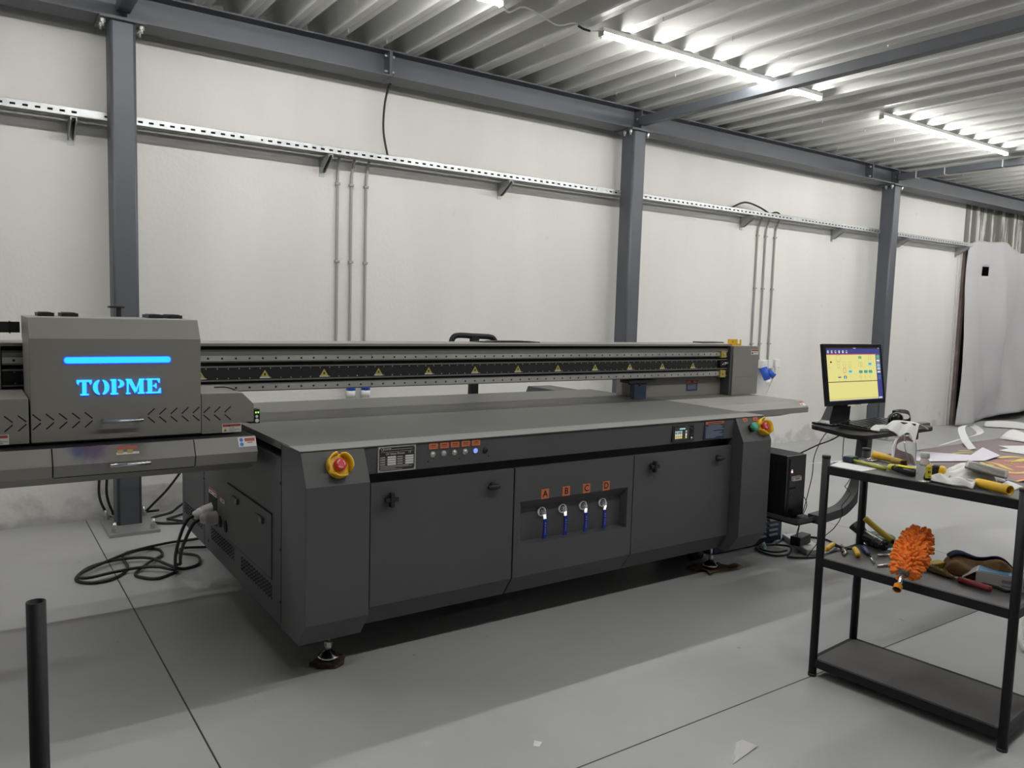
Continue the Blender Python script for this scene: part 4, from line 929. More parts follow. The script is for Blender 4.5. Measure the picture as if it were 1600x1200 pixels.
rect(.18, .545, .235, .565, 'scr_navy'); rect(.285, .53, .335, .585, 'scr_navy'); rect(.297, .54, .323, .585, 'scr_cyan', -.0014)
for u in (.58, .61, .68, .77): rect(u-.004, .54, u+.004, .585, 'scr_tan')
for u in (.20, .31, .41, .50, .60, .69, .79):
    for v in (.385, .505, .605): rect(u-.012, v, u+.012, v+.006, 'scr_tan')
for v in (.16, .19, .22, .31, .35, .38): rect(.02, v, .06, v+.005, 'scr_tan')
rect(.055, .255, .085, .285, 'scr_dark')
b.xf(tilt); build(b, 'screen', hs, world=False)
b = MB()
for u in (-.10, .03): b.box(u, u+.07, -.004, .0, -Hh/2-.006, -Hh/2+.001, 'white_plastic')
b.xf(tilt); build(b, 'sensor_tab', hs, world=False)
b = MB(); NR = [[Vector(p) for p in r] for r in ([(-.16, -.03, .012), (.06, -.03, .012), (.06, .06, .012), (-.16, .06, .012)], [(-.14, -.01, .03), (.06, -.01, .03), (.06, .05, .03), (-.14, .05, .03)], [(-.03, .02, .20), (.12, .02, .20), (.12, .05, .20), (-.03, .05, .20)])]
b.loft(NR, 'black_gloss', True, False); b.box(-.17, .10, -.05, .09, 0, .012, 'black_gloss'); build(b, 'stand_neck', Mn, world=False, bevel=.003)
build(MB().tube([(.12, .04, .22), (.17, .05, .16), (.165, .06, .10), (.10, .07, .03), (.06, .09, .012)], .006, 'cable_black'), 'video_cable', Mn, world=False)
K = thing('keyboard', (4.41, 2.60, .886), 'black keyboard lying on the desk in front of the monitor', 'keyboard', rz=math.radians(9))
b = MB(); b.prism([(-.085, 0), (.085, 0), (.085, .026), (-.085, .014)], 'x', -.24, .24, 'black'); kb = build(b, 'keyboard_base', K, world=False, bevel=.003)
b = MB()
for r in range(6):
    y = -.066+r*.026; z = .014+(y+.085)*.07; x = -.23
    while x < .225:
        w = .021 if not (r == 0 and -.12 < x < .02) else .12
        b.box(x, x+w-.003, y-.010, y+.010, z, z+.007, 'black_gloss'); x += w
build(b, 'keys', K, world=False)
def cloth(name, loc, w, h, fn, m, label, cat, rz=0, solid=.003, nu=18, nv=12, group=None):
    b = MB(); b.grid(lambda u, v: fn(u, v, (u-.5)*w, (v-.5)*h), nu, nv, m)
    o = build(b, name, None, solid=solid, subsurf=1); o.location = loc; o.rotation_euler = (0, 0, rz); return tag(o, label, cat, group)
cloth('rag', (4.33, 2.455, .889), .26, .07, lambda u, v, x, y: (x, y*(1-.7*abs(u-.4))+.02*math.sin(u*7), .008+.018*math.sin(u*PI)*(1+.6*math.sin(v*9+u*14))*.8), 'cloth_white', 'small crumpled white rag lying in front of the keyboard', 'cloth', rz=math.radians(4))
t = thing('head_torch', (4.585, 2.53, .887), 'round silver headlamp with black strap on the right end of the desk', 'headlamp')
hd = Vector((-.55, -.83, .05)).normalized(); c0 = Vector((4.60, 2.555, .930))
build(MB().lathe(c0, hd, [(-.05, .024), (-.01, .032), (0, .041), (.012, .041)], 'black_gloss', n=24), 'lamp_body', t)
build(MB().lathe(c0, hd, [(.0125, .038), (.006, .026), (-.004, .010)], 'chrome', n=24, caps=False).lathe(c0, hd, [(.001, .011), (.006, .008), (.009, 0)], 'label_white', n=12).lathe(c0, hd, [(.012, .036), (.0145, .041), (.016, .037)], 'alu', n=24, caps=False), 'reflector', t)
build(MB().strip([c0+Vector((.03, .03, .035)), (4.66, 2.55, .972), (4.74, 2.55, .955), (4.78, 2.57, .905), (4.72, 2.63, .90), (4.64, 2.62, .92)], (.01, .01, .022), .003, 'black', sub=4), 'head_strap', t)
build(MB().box(4.60, 4.64, 2.555, 2.58, .960, .978, 'black'), 'switch_box', t, bevel=.003)
t = thing('desk_bracket', (4.93, 2.56, .862), 'short black bracket end poking out at the right end of the small desk', 'bracket')
build(MB().box(4.885, 4.99, 2.545, 2.60, .858, .884, 'body_grey'), 'plate', t)

wires = (('thin black wire hanging straight from the desk past the computer tower to the power strip', [(4.352, 2.78, .87), (4.35, 2.86, .80), (4.322, 2.90, .666), (4.312, 2.90, .546), (4.300, 2.92, .397), (4.36, 3.00, .2), (4.43, 3.06, .062)]),
         ('thin black wire looping from the tower side down to the power strip', [(4.235, 2.93, .46), (4.25, 2.92, .43), (4.305, 2.92, .355), (4.34, 2.98, .24), (4.45, 3.09, .062)]),
         ('kinked thin black wire zigzagging from the desk to the floor', [(4.475, 2.80, .864), (4.465, 2.80, .77), (4.467, 2.80, .691), (4.441, 2.78, .648), (4.435, 2.72, .548), (4.382, 2.72, .503), (4.455, 2.72, .450), (4.349, 2.71, .391), (4.376, 2.72, .327), (4.422, 2.80, .215), (4.37, 2.86, .13), (4.34, 2.92, .009)]),
         ('thin black wire hanging in a curve under the right of the desk', [(4.568, 2.68, .70), (4.555, 2.68, .55), (4.53, 2.685, .479), (4.476, 2.69, .400), (4.42, 2.70, .365)]),
         ('thick black cable sloping from the desk to the back of the computer tower', [(4.64, 2.86, .84), (4.60, 2.95, .75), (4.52, 3.02, .70), (4.40, 3.10, .63), (4.235, 3.2, .58)]))
for i, (l, pts) in enumerate(wires):
    tag(build(MB().tube(pts, .0045 if i == 4 else .0026, 'cable_black', n=6, sub=4 if i != 2 else 2), 'hanging_wire'), l, 'wire', 'wires below the small desk')
# floor clutter right of the printer
t = thing('blue_blower', (4.2, 3.5, 0), 'dark blue louvred box on the floor below the computer shelf', 'machine')
build(MB().box(3.86, 4.54, 3.26, 3.80, .012, .27, 'navy_case'), 'case', t, bevel=.004)
for c in range(5):
    for r in range(6):
        x = 3.90+c*.125; z = .05+r*.034
        build(MB().prism([(3.26, z), (3.249, z+.003), (3.249, z+.008), (3.26, z+.016)], 'x', x, x+.09, 'louvre'), 'louvre', t)
for x in (3.9, 4.48):
    for y in (3.3, 3.74): build(MB().cyl((x, y, 0), (x, y, .012), .02, 'black'), 'foot', t)
b = MB(); b.tube([(4.608, 3.286, .008), (4.416, 3.220, .008), (4.308, 3.235, .02), (4.218, 3.208, .008), (4.182, 3.130, .008), (4.207, 3.051, .008), (4.317, 3.035, .008), (4.418, 3.097, .02), (4.40, 3.165, .018), (4.33, 3.20, .022), (4.273, 3.21, .02), (4.20, 3.16, .02), (4.227, 3.078, .02), (4.33, 3.06, .02)], .007, 'cable_black')
tag(build(b, 'coiled_cable'), 'black cable lying in flat loops on the floor under the computer shelf', 'cable')
b = MB(); b.tube([(4.70, 3.34, .008), (4.76, 3.24, .008), (4.83, 3.134, .008), (4.80, 3.035, .008), (4.750, 2.975, .008), (4.613, 2.925, .008), (4.42, 2.90, .008), (4.30, 2.95, .008), (4.25, 3.0, .008)], .007, 'cable_black')
tag(build(b, 'floor_cable'), 'black cable curving around the white power strip on the floor', 'cable')
t = thing('power_strip', (4.555, 3.10, 0), 'white power strip on the floor right of the printer', 'power strip', rz=math.radians(60))
b = MB(); b.box(-.19, .19, -.065, .065, 0, .038, 'white_plastic'); ps = build(b, 'housing', t, world=False, bevel=.006)
for k in range(3): build(MB().cyl((.12-k*.10, 0, .038), (.12-k*.10, 0, .0395), .020, 'offwhite'), 'outlet', t, world=False)
t = thing('power_adaptor', (4.50, 3.075, .0396), 'black power adaptor plugged into the white power strip', 'adaptor', rz=math.radians(10))
build(MB().box(-.095, .065, -.035, .035, 0, .06, 'black'), 'case', t, world=False, bevel=.006)
b = MB(); b.grid(lambda u, v: (4.23+.03*u+.012*math.sin(v*3), 3.165+.02*v, .005+.042*v*v+.008*u), 5, 5, 'teal_plastic'); tag(build(b, 'plastic_scrap', solid=.002), 'small pale teal plastic scrap at the foot of the printer right tower', 'scrap')
# pads under the levelling feet
b = MB(); N = 26
b.loft([[Vector((1.225+(.066+.010*math.sin(5*a)+.01*math.sin(11*a))*math.cos(a)*1.05, 3.058+(.055+.010*math.sin(4*a+1))*math.sin(a), z)) for a in [2*PI*i/N for i in range(N)]] for z in (0, .008, .0195)], 'foam_brown')
tag(build(b, 'foam_pad', bevel=.003), 'brown foam pad under the nearer levelling foot of the printer', 'pad')
b = MB(); b.grid(lambda u, v: (3.53+.26*u+.02*math.sin(v*5), 3.0+.17*v+.03*math.sin(u*4), .004+.012*max(0, math.sin(u*9+v*4))*(abs(u-.5)*2) + .030*max(0, abs(u-.45)-.33)*3*(v < .5)), 14, 10, 'cardboard')
tag(build(b, 'cardboard_sheet', solid=.003), 'crumpled brown cardboard under the far levelling foot of the printer', 'cardboard')

# ------------------------------------------------------------------ shelf rack in front, right
RZ = math.atan2(-.996, .09)
Rk = thing('shelf_rack', (2.925, 1.906, 0), 'black three-tier metal shelf rack full of tools, front right', 'shelf rack', rz=RZ)
RL, RD = .725, .345
for s in (0, RL):
    for d in (0, RD):
        p = MB().cyl((s, d, .004), (s, d, .945), .0165, 'black_metal', n=14).cyl((s, d, 0), (s, d, .012), .018, 'black', n=14).cyl((s, d, .937), (s, d, .948), .0175, 'black', n=14)
        build(p, 'post', Rk, world=False)
for zt in (.905, .515, .077):
    b = MB(); b.box(-.004, RL+.004, -.004, RD+.004, zt-.006, zt, 'shelf_board'); sh = build(b, 'shelf_board', Rk, world=False)
    b = MB()
    b.box(.014, RL-.014, -.010, .006, zt-.034, zt+.0005, 'black_metal'); b.box(.014, RL-.014, RD-.006, RD+.010, zt-.034, zt+.0005, 'black_metal')
    b.box(-.010, .006, .014, RD-.014, zt-.034, zt+.0005, 'black_metal'); b.box(RL-.006, RL+.010, .014, RD-.014, zt-.034, zt+.0005, 'black_metal')
    build(b, 'shelf_rim', Rk, world=False)
# lone post at the left
t = thing('black_pole', (.094, 1.654, 0), 'upright black steel tube in the left foreground', 'pole')
b = MB(); n = 20
R = [[Vector((.094+q*math.cos(2*PI*i/n), 1.654+q*math.sin(2*PI*i/n), z)) for i in range(n)] for q, z in ((.0165, .01), (.0165, .943), (.0145, .943), (.0145, .80))]
b.loft(R, 'black_metal', False, True); build(b, 'tube', t)
build(MB().cyl((.094, 1.654, 0), (.094, 1.654, .012), .022, 'black', n=16), 'foot', t)
ZT, ZM = .9055, .5155
b = MB(); b.add([(2.935, 1.896, ZT+.0006), (3.060, 1.930, ZT+.0006), (3.053, 1.758, ZT+.0006), (2.945, 1.757, ZT+.0006)], [(0, 1, 2, 3)], 'paper'); tag(build(b, 'paper_sheet', solid=.0008), 'white paper sheet on the left end of the top shelf', 'paper')
t = thing('scraper_knife', (3.08, 1.85, ZT), 'thin olive-yellow hand tool with a dark teal head, lying on the white paper', 'hand tool')
build(MB().tube([(3.095, 1.90, ZT+.010), (3.07, 1.80, ZT+.009), (3.05, 1.72, ZT+.008)], .008, 'poster_olive', n=8, flat=.7), 'handle', t)
build(MB().box(3.075, 3.125, 1.885, 1.925, ZT+.002, ZT+.024, 'caution_navy').box(3.08, 3.12, 1.887, 1.92, ZT+.024, ZT+.026, 'tin_lid'), 'head', t, bevel=.003)
t = thing('nail_clipper', (3.215, 1.875, ZT), 'small chrome nail clipper on the top shelf behind the white paper', 'clipper')
build(MB().tube([(3.18, 1.885, ZT+.004), (3.22, 1.893, ZT+.006), (3.25, 1.880, ZT+.005), (3.235, 1.862, ZT+.004), (3.19, 1.867, ZT+.004), (3.18, 1.885, ZT+.004)], .0035, 'chrome', n=8), 'lever', t)
t = thing('scraper', (3.25, 1.82, ZT), 'yellow tapered scraper handle lying behind the spray bottle', 'scraper')
build(MB().tube([(3.262, 1.895, ZT+.019), (3.25, 1.82, ZT+.017), (3.232, 1.735, ZT+.014)], .016, 'yellow_grip', n=10, rs=(.018, .010)), 'handle', t)
build(MB().box(3.21, 3.25, 1.675, 1.735, ZT+.004, ZT+.006, 'brushed'), 'blade', t)
# spray bottle
sb = (3.190, 1.725); t = thing('spray_bottle', (*sb, ZT), 'clear plastic spray bottle with a white rag over its head', 'spray bottle')
b = MB(); b.lathe((*sb, ZT), (0, 0, 1), [(.001, .036), (.003, .044), (.010, .047), (.085, .047), (.105, .044), (.120, .034), (.130, .020), (.140, .014), (.146, .0135)], 'glass', n=28)
build(b, 'bottle', t)
build(MB().cyl((*sb, ZT+.140), (*sb, ZT+.165), .016, 'black', n=16).box(sb[0]-.014, sb[0]+.014, sb[1]-.045, sb[1]+.04, ZT+.165, ZT+.190, 'black').box(sb[0]-.008, sb[0]+.008, sb[1]-.052, sb[1]-.042, ZT+.125, ZT+.185, 'black'), 'trigger_head', t, bevel=.004)
build(MB().tube([(*sb, ZT+.14), (sb[0]+.005, sb[1], ZT+.08), (sb[0]+.03, sb[1]-.02, ZT+.01)], .002, 'clear_plastic', n=6), 'dip_tube', t)
def rag_fn(u, v):
    p = -1+2*u; q = -1+2*v                                    # draped square: ridge along the spray head, sides hang
    y = sb[1]-p*.055; h = ZT+.196-.006*p*p
    hang = abs(q)**1.2*(.030+.034*max(0, 1-abs(p+.05)*1.5)+.005*math.sin(u*13+v*3)) * (1.0 if q < 0 else .8)
    if u > .72 and q < 0: hang += .050*(u-.72)/.28*abs(q)
    x = sb[0]+q*.030+math.copysign(.022*min(1, abs(q)), q)+.006*math.sin(u*17)*abs(q)
    return (x, y+.03*abs(q)*(u-.45)*-1.0, h-hang)
b = MB(); b.grid(rag_fn, 20, 20, 'cloth_white'); tag(build(b, 'rag', solid=.0025, subsurf=1), 'white rag draped over the head of the spray bottle', 'cloth')
# small bottle
q = (2.985, 1.532); t = thing('small_bottle', (*q, ZT), 'small clear bottle with yellow label and white cap at the top shelf front edge', 'bottle')
b = MB(); b.lathe((*q, ZT), (0, 0, 1), [(.001, .021), (.003, .025), (.010, .027), (.055, .027), (.066, .024), (.083, .014), (.090, .013)], 'glass', n=24); build(b, 'glass_body', t)
build(MB().lathe((*q, ZT), (0, 0, 1), [(.090, .0155), (.092, .0165), (.106, .0160), (.111, .015)], 'offwhite', n=20), 'cap', t)
b = MB(); pts = []
for z in (.018, .060): pts.append([Vector((q[0]+.0277*math.cos(a), q[1]+.0277*math.sin(a), ZT+z)) for a in [math.radians(218+k*8) for k in range(9)]])
b.loft(pts, 'yellow_label', caps=False, smooth=True, closed=False)
for a0, a1, z0, z1, m_ in ((237, 247, .036, .046, 'ink'), (251, 262, .037, .045, 'ink'), (240, 262, .022, .024, 'ink'), (236, 266, .054, .0555, 'ink')):
    r = [[Vector((q[0]+.0281*math.cos(math.radians(a)), q[1]+.0281*math.sin(math.radians(a)), ZT+z)) for a in (a0, (a0+a1)/2, a1)] for z in (z0, z1)]; b.loft(r, m_, caps=False, closed=False)
build(b, 'paper_label', t)
t = thing('screwdriver', (3.06, 1.70, ZT), 'long screwdriver with black and yellow handle on the top shelf, left of the small bottle', 'screwdriver')
build(MB().cyl((3.132, 1.875, ZT+.006), (3.066, 1.715, ZT+.013), .0035, 'brushed', n=8), 'shaft', t)
a0, a1 = Vector((3.066, 1.715, ZT+.016)), Vector((3.030, 1.580, ZT+.017)); d = (a1-a0).normalized(); L = (a1-a0).length
build(MB().lathe(a0, d, [(0, .007), (.004, .013), (.018, .013), (.022, .010)], 'yellow_label', n=14).lathe(a0+d*.022, d, [(0, .011), (.03, .0155), (L-.04, .0165), (L-.025, .014)], 'black_gloss', n=14), 'handle', t)
build(MB().box(3.032, 3.058, 1.60, 1.67, ZT+.030, ZT+.034, 'yellow_label'), 'yellow_inlay', t)
t = thing('tape_measure', (3.105, 1.548, ZT), 'yellow and black tape measure behind the small bottle', 'tape measure', rz=math.radians(-75))
build(MB().box(-.036, .036, -.019, .019, .002, .048, 'yellow'), 'case', t, world=False, bevel=.012)
build(MB().box(-.012, .016, -.0205, .0205, .001, .050, 'black'), 'rubber_band', t, world=False, bevel=.006)
t = thing('putty_knife', (3.13, 1.51, ZT), 'black flat tool handle between the tape measure and the plastic bag', 'hand tool')
build(MB().tube([(3.16, 1.54, ZT+.010), (3.13, 1.51, ZT+.010), (3.10, 1.485, ZT+.010)], .010, 'black', n=8), 'handle', t)
cloth('cotton_glove', (3.015, 1.45, ZT+.004), .17, .055, lambda u, v, x, y: (x, y*(1-.5*abs(u-.25))+.008*math.sin(u*8), .003+.022*math.sin(PI*min(1, max(0, v)))*(1+.35*math.sin(u*16+v*6)) - (.0 if u < .9 else .006)), 'cloth_white', 'crumpled white cotton glove along the front edge of the top shelf', 'glove', rz=math.radians(-84))
# plastic bag with things inside
def bag_fn(u, v):
    x = (u-.5)*.20; y = (v-.5)*.185; e = max(0, 1-(abs(2*u-1)**3))*max(0, 1-(abs(2*v-1)**3))
    return (x+.01*math.sin(v*11), y+.012*math.sin(u*13), .002+.052*e*(1+.22*math.sin(u*19+v*5)*math.sin(v*15)))
b = MB(); b.grid(bag_fn, 26, 24, 'bag_white'); o = build(b, 'plastic_bag', solid=.0015); o.location = (3.185, 1.455, ZT); o.rotation_euler = (0, 0, math.radians(8)); tag(o, 'crumpled white plastic bag on the right of the top shelf', 'plastic bag')
t = thing('clear_case', (3.15, 1.385, ZT+.050), 'flat clear plastic case lying on the white plastic bag', 'case', rz=math.radians(-68)); t.rotation_euler = (math.radians(6), math.radians(10), math.radians(-68))
build(MB().box(-.07, .07, -.05, .05, .003, .012, 'clear_plastic'), 'lid', t, world=False, bevel=.003)
build(MB().box(-.06, .06, -.04, .04, .005, .008, 'offwhite').box(-.05, .05, .005, .012, .008, .0083, 'poster_orange').box(-.05, .045, -.015, -.010, .008, .0083, 'label_red'), 'insert_card', t, world=False)
t = thing('yellow_tube', (3.04, 1.31, ZT), 'yellow hollow plastic tube with an open end, front right of the top shelf', 'tube')
b = MB(); a0, a1 = Vector((3.062, 1.372, ZT+.019)), Vector((3.012, 1.240, ZT+.021)); d = (a1-a0).normalized(); L = (a1-a0).length
b.lathe(a0, d, [(0, .0165), (L, .0185), (L, .0150), (.02, .0140)], 'yellow_grip', n=22, caps=False); build(b, 'grip', t)
build(MB().cyl(a0+d*.02, a0-d*.045, .010, 'offwhite', r1=.007, n=12), 'shank', t)
b = MB(); b.grid(lambda u, v: (3.07+.17*u, 1.27+.055*v+.02*u, ZT+.0015+.012*u*v), 8, 6, 'paper'); tag(build(b, 'paper_scrap', solid=.001), 'white paper scrap under the open end of the yellow tube', 'paper')
# ---- middle shelf
t = thing('pliers', (3.06, 1.90, ZM), 'side cutters with yellow and black handles on the left end of the middle shelf', 'pliers')
for p1, p2, p3 in (((3.015, 1.935, ZM+.012), (3.080, 1.948, ZM+.020), (3.095, 1.900, ZM+.010)), ((3.056, 1.815, ZM+.012), (3.105, 1.862, ZM+.020), (3.095, 1.905, ZM+.012))):
    build(MB().tube([p1, ((p1[0]+p2[0])/2+.004, (p1[1]+p2[1])/2, p1[2]+.006), p2], .011, 'yellow_grip', n=10), 'handle', t)
    build(MB().tube([p2, p3, (3.045, 1.876, ZM+.008)], .007, 'black', n=8), 'handle_neck', t)
build(MB().prism([(-.012, -.010), (.030, -.004), (.034, .004), (-.012, .010)], 'z', ZM+.002, ZM+.014, 'chrome').xf(Matrix.Translation((3.115, 1.925, 0)) @ Matrix.Rotation(math.radians(40), 4, 'Z')), 'jaw', t, bevel=.002)
build(MB().tube([(3.03, 1.865, ZM+.005), (3.06, 1.875, ZM+.010), (3.10, 1.915, ZM+.010)], .006, 'chrome', n=8), 'pivot', t)
t = thing('nozzle_tool', (3.26, 1.89, ZM), 'black blower nozzle with a flared end lying on the middle shelf', 'nozzle')
build(MB().tube([(3.285, 1.925, ZM+.036), (3.262, 1.87, ZM+.032), (3.232, 1.80, ZM+.026)], .024, 'black_gloss', n=14, rs=(.027, .019)), 'barrel', t)
b = MB(); R = []
for k, (s_, w, h) in enumerate(((0, .022, .022), (.03, .030, .026), (.065, .045, .034))):
    c = Vector((3.285, 1.925, ZM+.036))+Vector((.02, .75, .62)).normalized()*s_
    R.append([c+Vector((1, 0, 0))*w*math.cos(2*PI*i/16)*.75+Vector((0, -.62, .75))*h*math.sin(2*PI*i/16) for i in range(16)])
b.loft(R, 'black'); build(b, 'flare', t)
b = MB()
for s_ in (.55, .62, .88): b.lathe(Vector((3.285, 1.925, ZM+.036)).lerp(Vector((3.232, 1.80, ZM+.026)), s_), (-.39, -.92, -.07), [(0, .0225), (.002, .0235), (.005, .0225)], 'black', n=16, caps=False)
build(b, 'barrel_ring', t)
t = thing('round_tin', (3.335, 1.885, ZM), 'dark green round tin behind the black nozzle', 'tin')
build(MB().lathe((3.335, 1.885, ZM), (0, 0, 1), [(0, .060), (.004, .062), (.030, .062), (.032, .060)], 'tin_green', n=32), 'tin_body', t)
build(MB().lathe((3.335, 1.885, ZM), (0, 0, 1), [(.030, .064), (.040, .064), (.043, .060), (.043, .0)], 'tin_lid', n=32).box(3.305, 3.365, 1.875, 1.90, ZM+.043, ZM+.0436, 'ink').box(3.315, 3.355, 1.865, 1.87, ZM+.043, ZM+.0436, 'maroon'), 'lid', t)
t = thing('scraper', (3.26, 1.83, ZM), 'yellow-handled metal scraper leaning against the rear post of the middle shelf', 'scraper')
build(MB().tube([(3.250, 1.910, .640), (3.256, 1.85, .603), (3.262, 1.786, .568)], .0135, 'yellow_dirty', n=12), 'handle', t)
build(MB().tube([(3.262, 1.790, .570), (3.263, 1.775, .560), (3.263, 1.765, .552)], .010, 'black', n=10, rs=(.012, .006)), 'ferrule', t)
build(MB().add([(3.258, 1.770, .556), (3.268, 1.764, .554), (3.300, 1.722, .522), (3.225, 1.735, .520)], [(0, 1, 2, 3)], 'brushed'), 'blade', t, solid=.002)
t = thing('screwdriver', (3.12, 1.80, ZM), 'short screwdriver with a dark blue handle on the middle shelf beside the pliers', 'screwdriver')
a0 = Vector((3.175, 1.865, ZM+.013)); d = (Vector((3.110, 1.795, ZM+.010))-a0).normalized()
build(MB().lathe(a0, d, [(0, .008), (.004, .0125), (.05, .012), (.06, .008), (.075, .0095), (.085, .006)], 'blue_grip', n=12), 'handle', t)
build(MB().cyl(a0+d*.084, (3.045, 1.735, ZM+.005), .004, 'chrome', n=8), 'shaft', t)
for i, (p, q, l) in enumerate((((3.018, 1.705, ZM+.005), (3.12, 1.672, ZM+.005), 'thin steel rod nearer the front edge, left of the orange duster'), ((3.155, 1.785, ZM+.006), (3.235, 1.745, ZM+.006), 'thin steel rod farther back, left of the orange duster'))):
    tag(build(MB().cyl(p, q, .0045, 'brushed', n=8), 'steel_rod'), l, 'rod', 'steel rods on the middle shelf')
# duster
t = thing('duster', (2.95, 1.55, ZM), 'fluffy orange microfibre duster hanging over the edge of the middle shelf', 'duster')
a0 = Vector((2.815, 1.508, .527)); a1 = Vector((2.875, 1.524, .562)); a2 = Vector((3.085, 1.580, .684)); d = (a2-a1).normalized()
build(MB().cyl(a0, a1+d*.04, .0085, 'chrome', n=14), 'metal_tube', t)
hd = (a1-a0).normalized(); build(MB().lathe(a0-hd*.012, hd, [(0, .0150), (.022, .0155), (.024, .0125), (.010, .0120), (.004, .0110)], 'orange_cap', n=20, caps=False).lathe(a0-hd*.008, hd, [(0, .0115), (.001, 0)], 'ink', n=16), 'end_cap', t)
build(MB().lathe(a1-d*.004, d, [(0, .010), (.006, .020), (.014, .022), (.018, .012)], 'clear_plastic', n=18), 'collar', t)
sd = d.cross(Vector((0, 0, 1))).normalized(); ud = sd.cross(d).normalized(); b = MB(); L = (a2-a1).length; rnd = random.Random(3)
b.loft([[a1+d*(L*s_)+sd*math.cos(2*PI*i/14)*w+ud*math.sin(2*PI*i/14)*h for i in range(14)] for s_, w, h in ((.02, .015, .012), (.1, .036, .026), (.5, .044, .030), (.9, .036, .026), (.99, .015, .012))], 'orange_chenille')
for k in range(330):
    s_ = rnd.uniform(.03, 1.0); a = rnd.uniform(0, 2*PI); e = math.sin(PI*min(1, max(.06, s_)))**.4
    base = a1+d*(L*s_)+(sd*math.cos(a)*.036+ud*math.sin(a)*.022)*e
    dr = (sd*math.cos(a)*1.0+ud*math.sin(a)*.75+d*rnd.uniform(-.1, .65)+Vector((rnd.uniform(-.2, .2), rnd.uniform(-.2, .2), rnd.uniform(-.25, .15)))).normalized()
    ln = rnd.uniform(.026, .034)*(.7+.3*abs(math.cos(a))); r = rnd.uniform(.0066, .0080)
    b.tube([base, base+dr*ln*.5+Vector((0, 0, -.001)), base+dr*ln+Vector((0, 0, -.006*abs(math.cos(a))))], r, 'orange_chenille', n=6, sub=2, rs=(r, r*.75))
    b.ell(base+dr*ln+Vector((0, 0, -.006*abs(math.cos(a)))), (r*.85, r*.85, r*.85), 'orange_chenille', 6, 4)
build(b, 'chenille_head', t)
t = thing('scrub_pad', (3.22, 1.58, ZM), 'dull yellow oblong block behind the bristle brush', 'block', rz=math.radians(-10))
build(MB().box(-.048, .048, -.020, .020, 0, .024, 'yellow_dirty'), 'body', t, world=False, bevel=.004)
t = thing('grip_clamp', (3.19, 1.63, ZM), 'small black metal clamp beside the orange duster', 'clamp')
build(MB().box(3.17, 3.205, 1.615, 1.65, ZM, ZM+.03, 'black_gloss').tube([(3.20, 1.63, ZM+.02), (3.23, 1.62, ZM+.045), (3.25, 1.60, ZM+.05)], .006, 'black_gloss').cyl((3.15, 1.60, ZM+.01), (3.19, 1.62, ZM+.02), .004, 'chrome'), 'body', t, bevel=.002)
t = thing('bristle_brush', (3.12, 1.43, ZM), 'brush with brown bristles and a red handle along the front of the middle shelf', 'brush')
b = MB(); rnd = random.Random(5)
for k in range(240):
    u = rnd.random(); c = Vector((3.175-.045*u, 1.60-.135*u, ZM+.012)); q = Vector((rnd.uniform(-1, 1)*.024, rnd.uniform(-1, 1)*.02, rnd.uniform(-.2, 1)*.018))*(1.1-.5*u)
    b.cyl(c+Vector((0, 0, -.004)), c+q+Vector((.004, .022, 0)), .0017, 'bristle', n=4)
b.loft([[Vector((3.178-.05*u, 1.605-.15*u, ZM+.011))+Vector((math.cos(2*PI*i/10)*w, 0, math.sin(2*PI*i/10)*w*.55)) for i in range(10)] for u, w in ((0, .012), (.3, .022), (.7, .018), (1, .008))], 'bristle')
build(b, 'bristles', t)
build(MB().cyl((3.128, 1.456, ZM+.012), (3.119, 1.430, ZM+.012), .006, 'alu', n=10), 'ferrule', t)
build(MB().tube([(3.119, 1.435, ZM+.012), (3.115, 1.40, ZM+.013), (3.108, 1.315, ZM+.013)], .012, 'red_grip', n=10, flat=.9), 'handle', t)
b = MB(); b.add([(3.215, 1.590, ZM+.001), (3.295, 1.585, ZM+.001), (3.255, 1.440, ZM+.001), (3.170, 1.385, ZM+.001), (3.165, 1.41, ZM+.001)], [(0, 1, 2, 3, 4)], 'paper')
for k in range(9):
    u = k/9; p = Vector((3.222, 1.578, ZM+.0018)).lerp(Vector((3.180, 1.425, ZM+.0018)), u); b.add([p, p+Vector((.050, .006, 0)), p+Vector((.049, -.002, 0)), p+Vector((-.001, -.008, 0))], [(0, 1, 2, 3)], 'ink')
tag(build(b, 'printed_sheet'), 'printed white sheet with dark lines under the leather glove', 'paper')
t = thing('carton', (3.245, 1.335, ZM), 'crushed white and blue cardboard box on the right of the middle shelf', 'box', rz=math.radians(-70))
build(MB().box(-.085, .085, -.055, .055, 0, .050, 'box_white').box(-.080, .080, -.05, .05, .050, .052, 'box_blue').box(.0, .05, -.0565, -.055, .022, .034, 'caution_line').box(.0, .045, -.0565, -.055, .008, .014, 'caution_line').box(.058, .064, -.0565, -.055, .012, .04, 'label_blue').box(.070, .076, -.0565, -.055, .012, .04, 'label_blue'), 'body', t, world=False, bevel=.003)
build(MB().add([(-.085, -.055, .048), (-.085, .055, .048), (-.135, .06, .015), (-.13, -.05, .012)], [(0, 1, 2, 3)], 'box_white'), 'flap', t, world=False, solid=.002)
def glove_fn(u, v):
    x = (u-.5)*.25; y = (v-.5)*.17; e = (max(0, 1-abs(2*u-1)**2.4)*max(0, 1-abs(2*v-1)**2.4))**.6
    return (x+.015*math.sin(v*5), y*(1-.25*u), .004+.080*e*(.75+.25*math.sin(u*8+1.2)) + .012*math.sin(u*6+v*9)*e)
t = thing('leather_glove', (3.262, 1.430, ZM+.004), 'brown leather work glove with a dark blue cloth back, crumpled on the middle shelf', 'glove', rz=math.radians(-74))
b = MB(); b.grid(glove_fn, 26, 20, 'leather'); build(b, 'leather_palm', t, world=False, solid=.004)
b = MB(); b.grid(lambda u, v: (lambda p: (p[0], p[1]+.008, p[2]+.012))(glove_fn(.05+.92*u, .52+.46*v)), 22, 9, 'denim'); build(b, 'cloth_back', t, world=False, solid=.005)
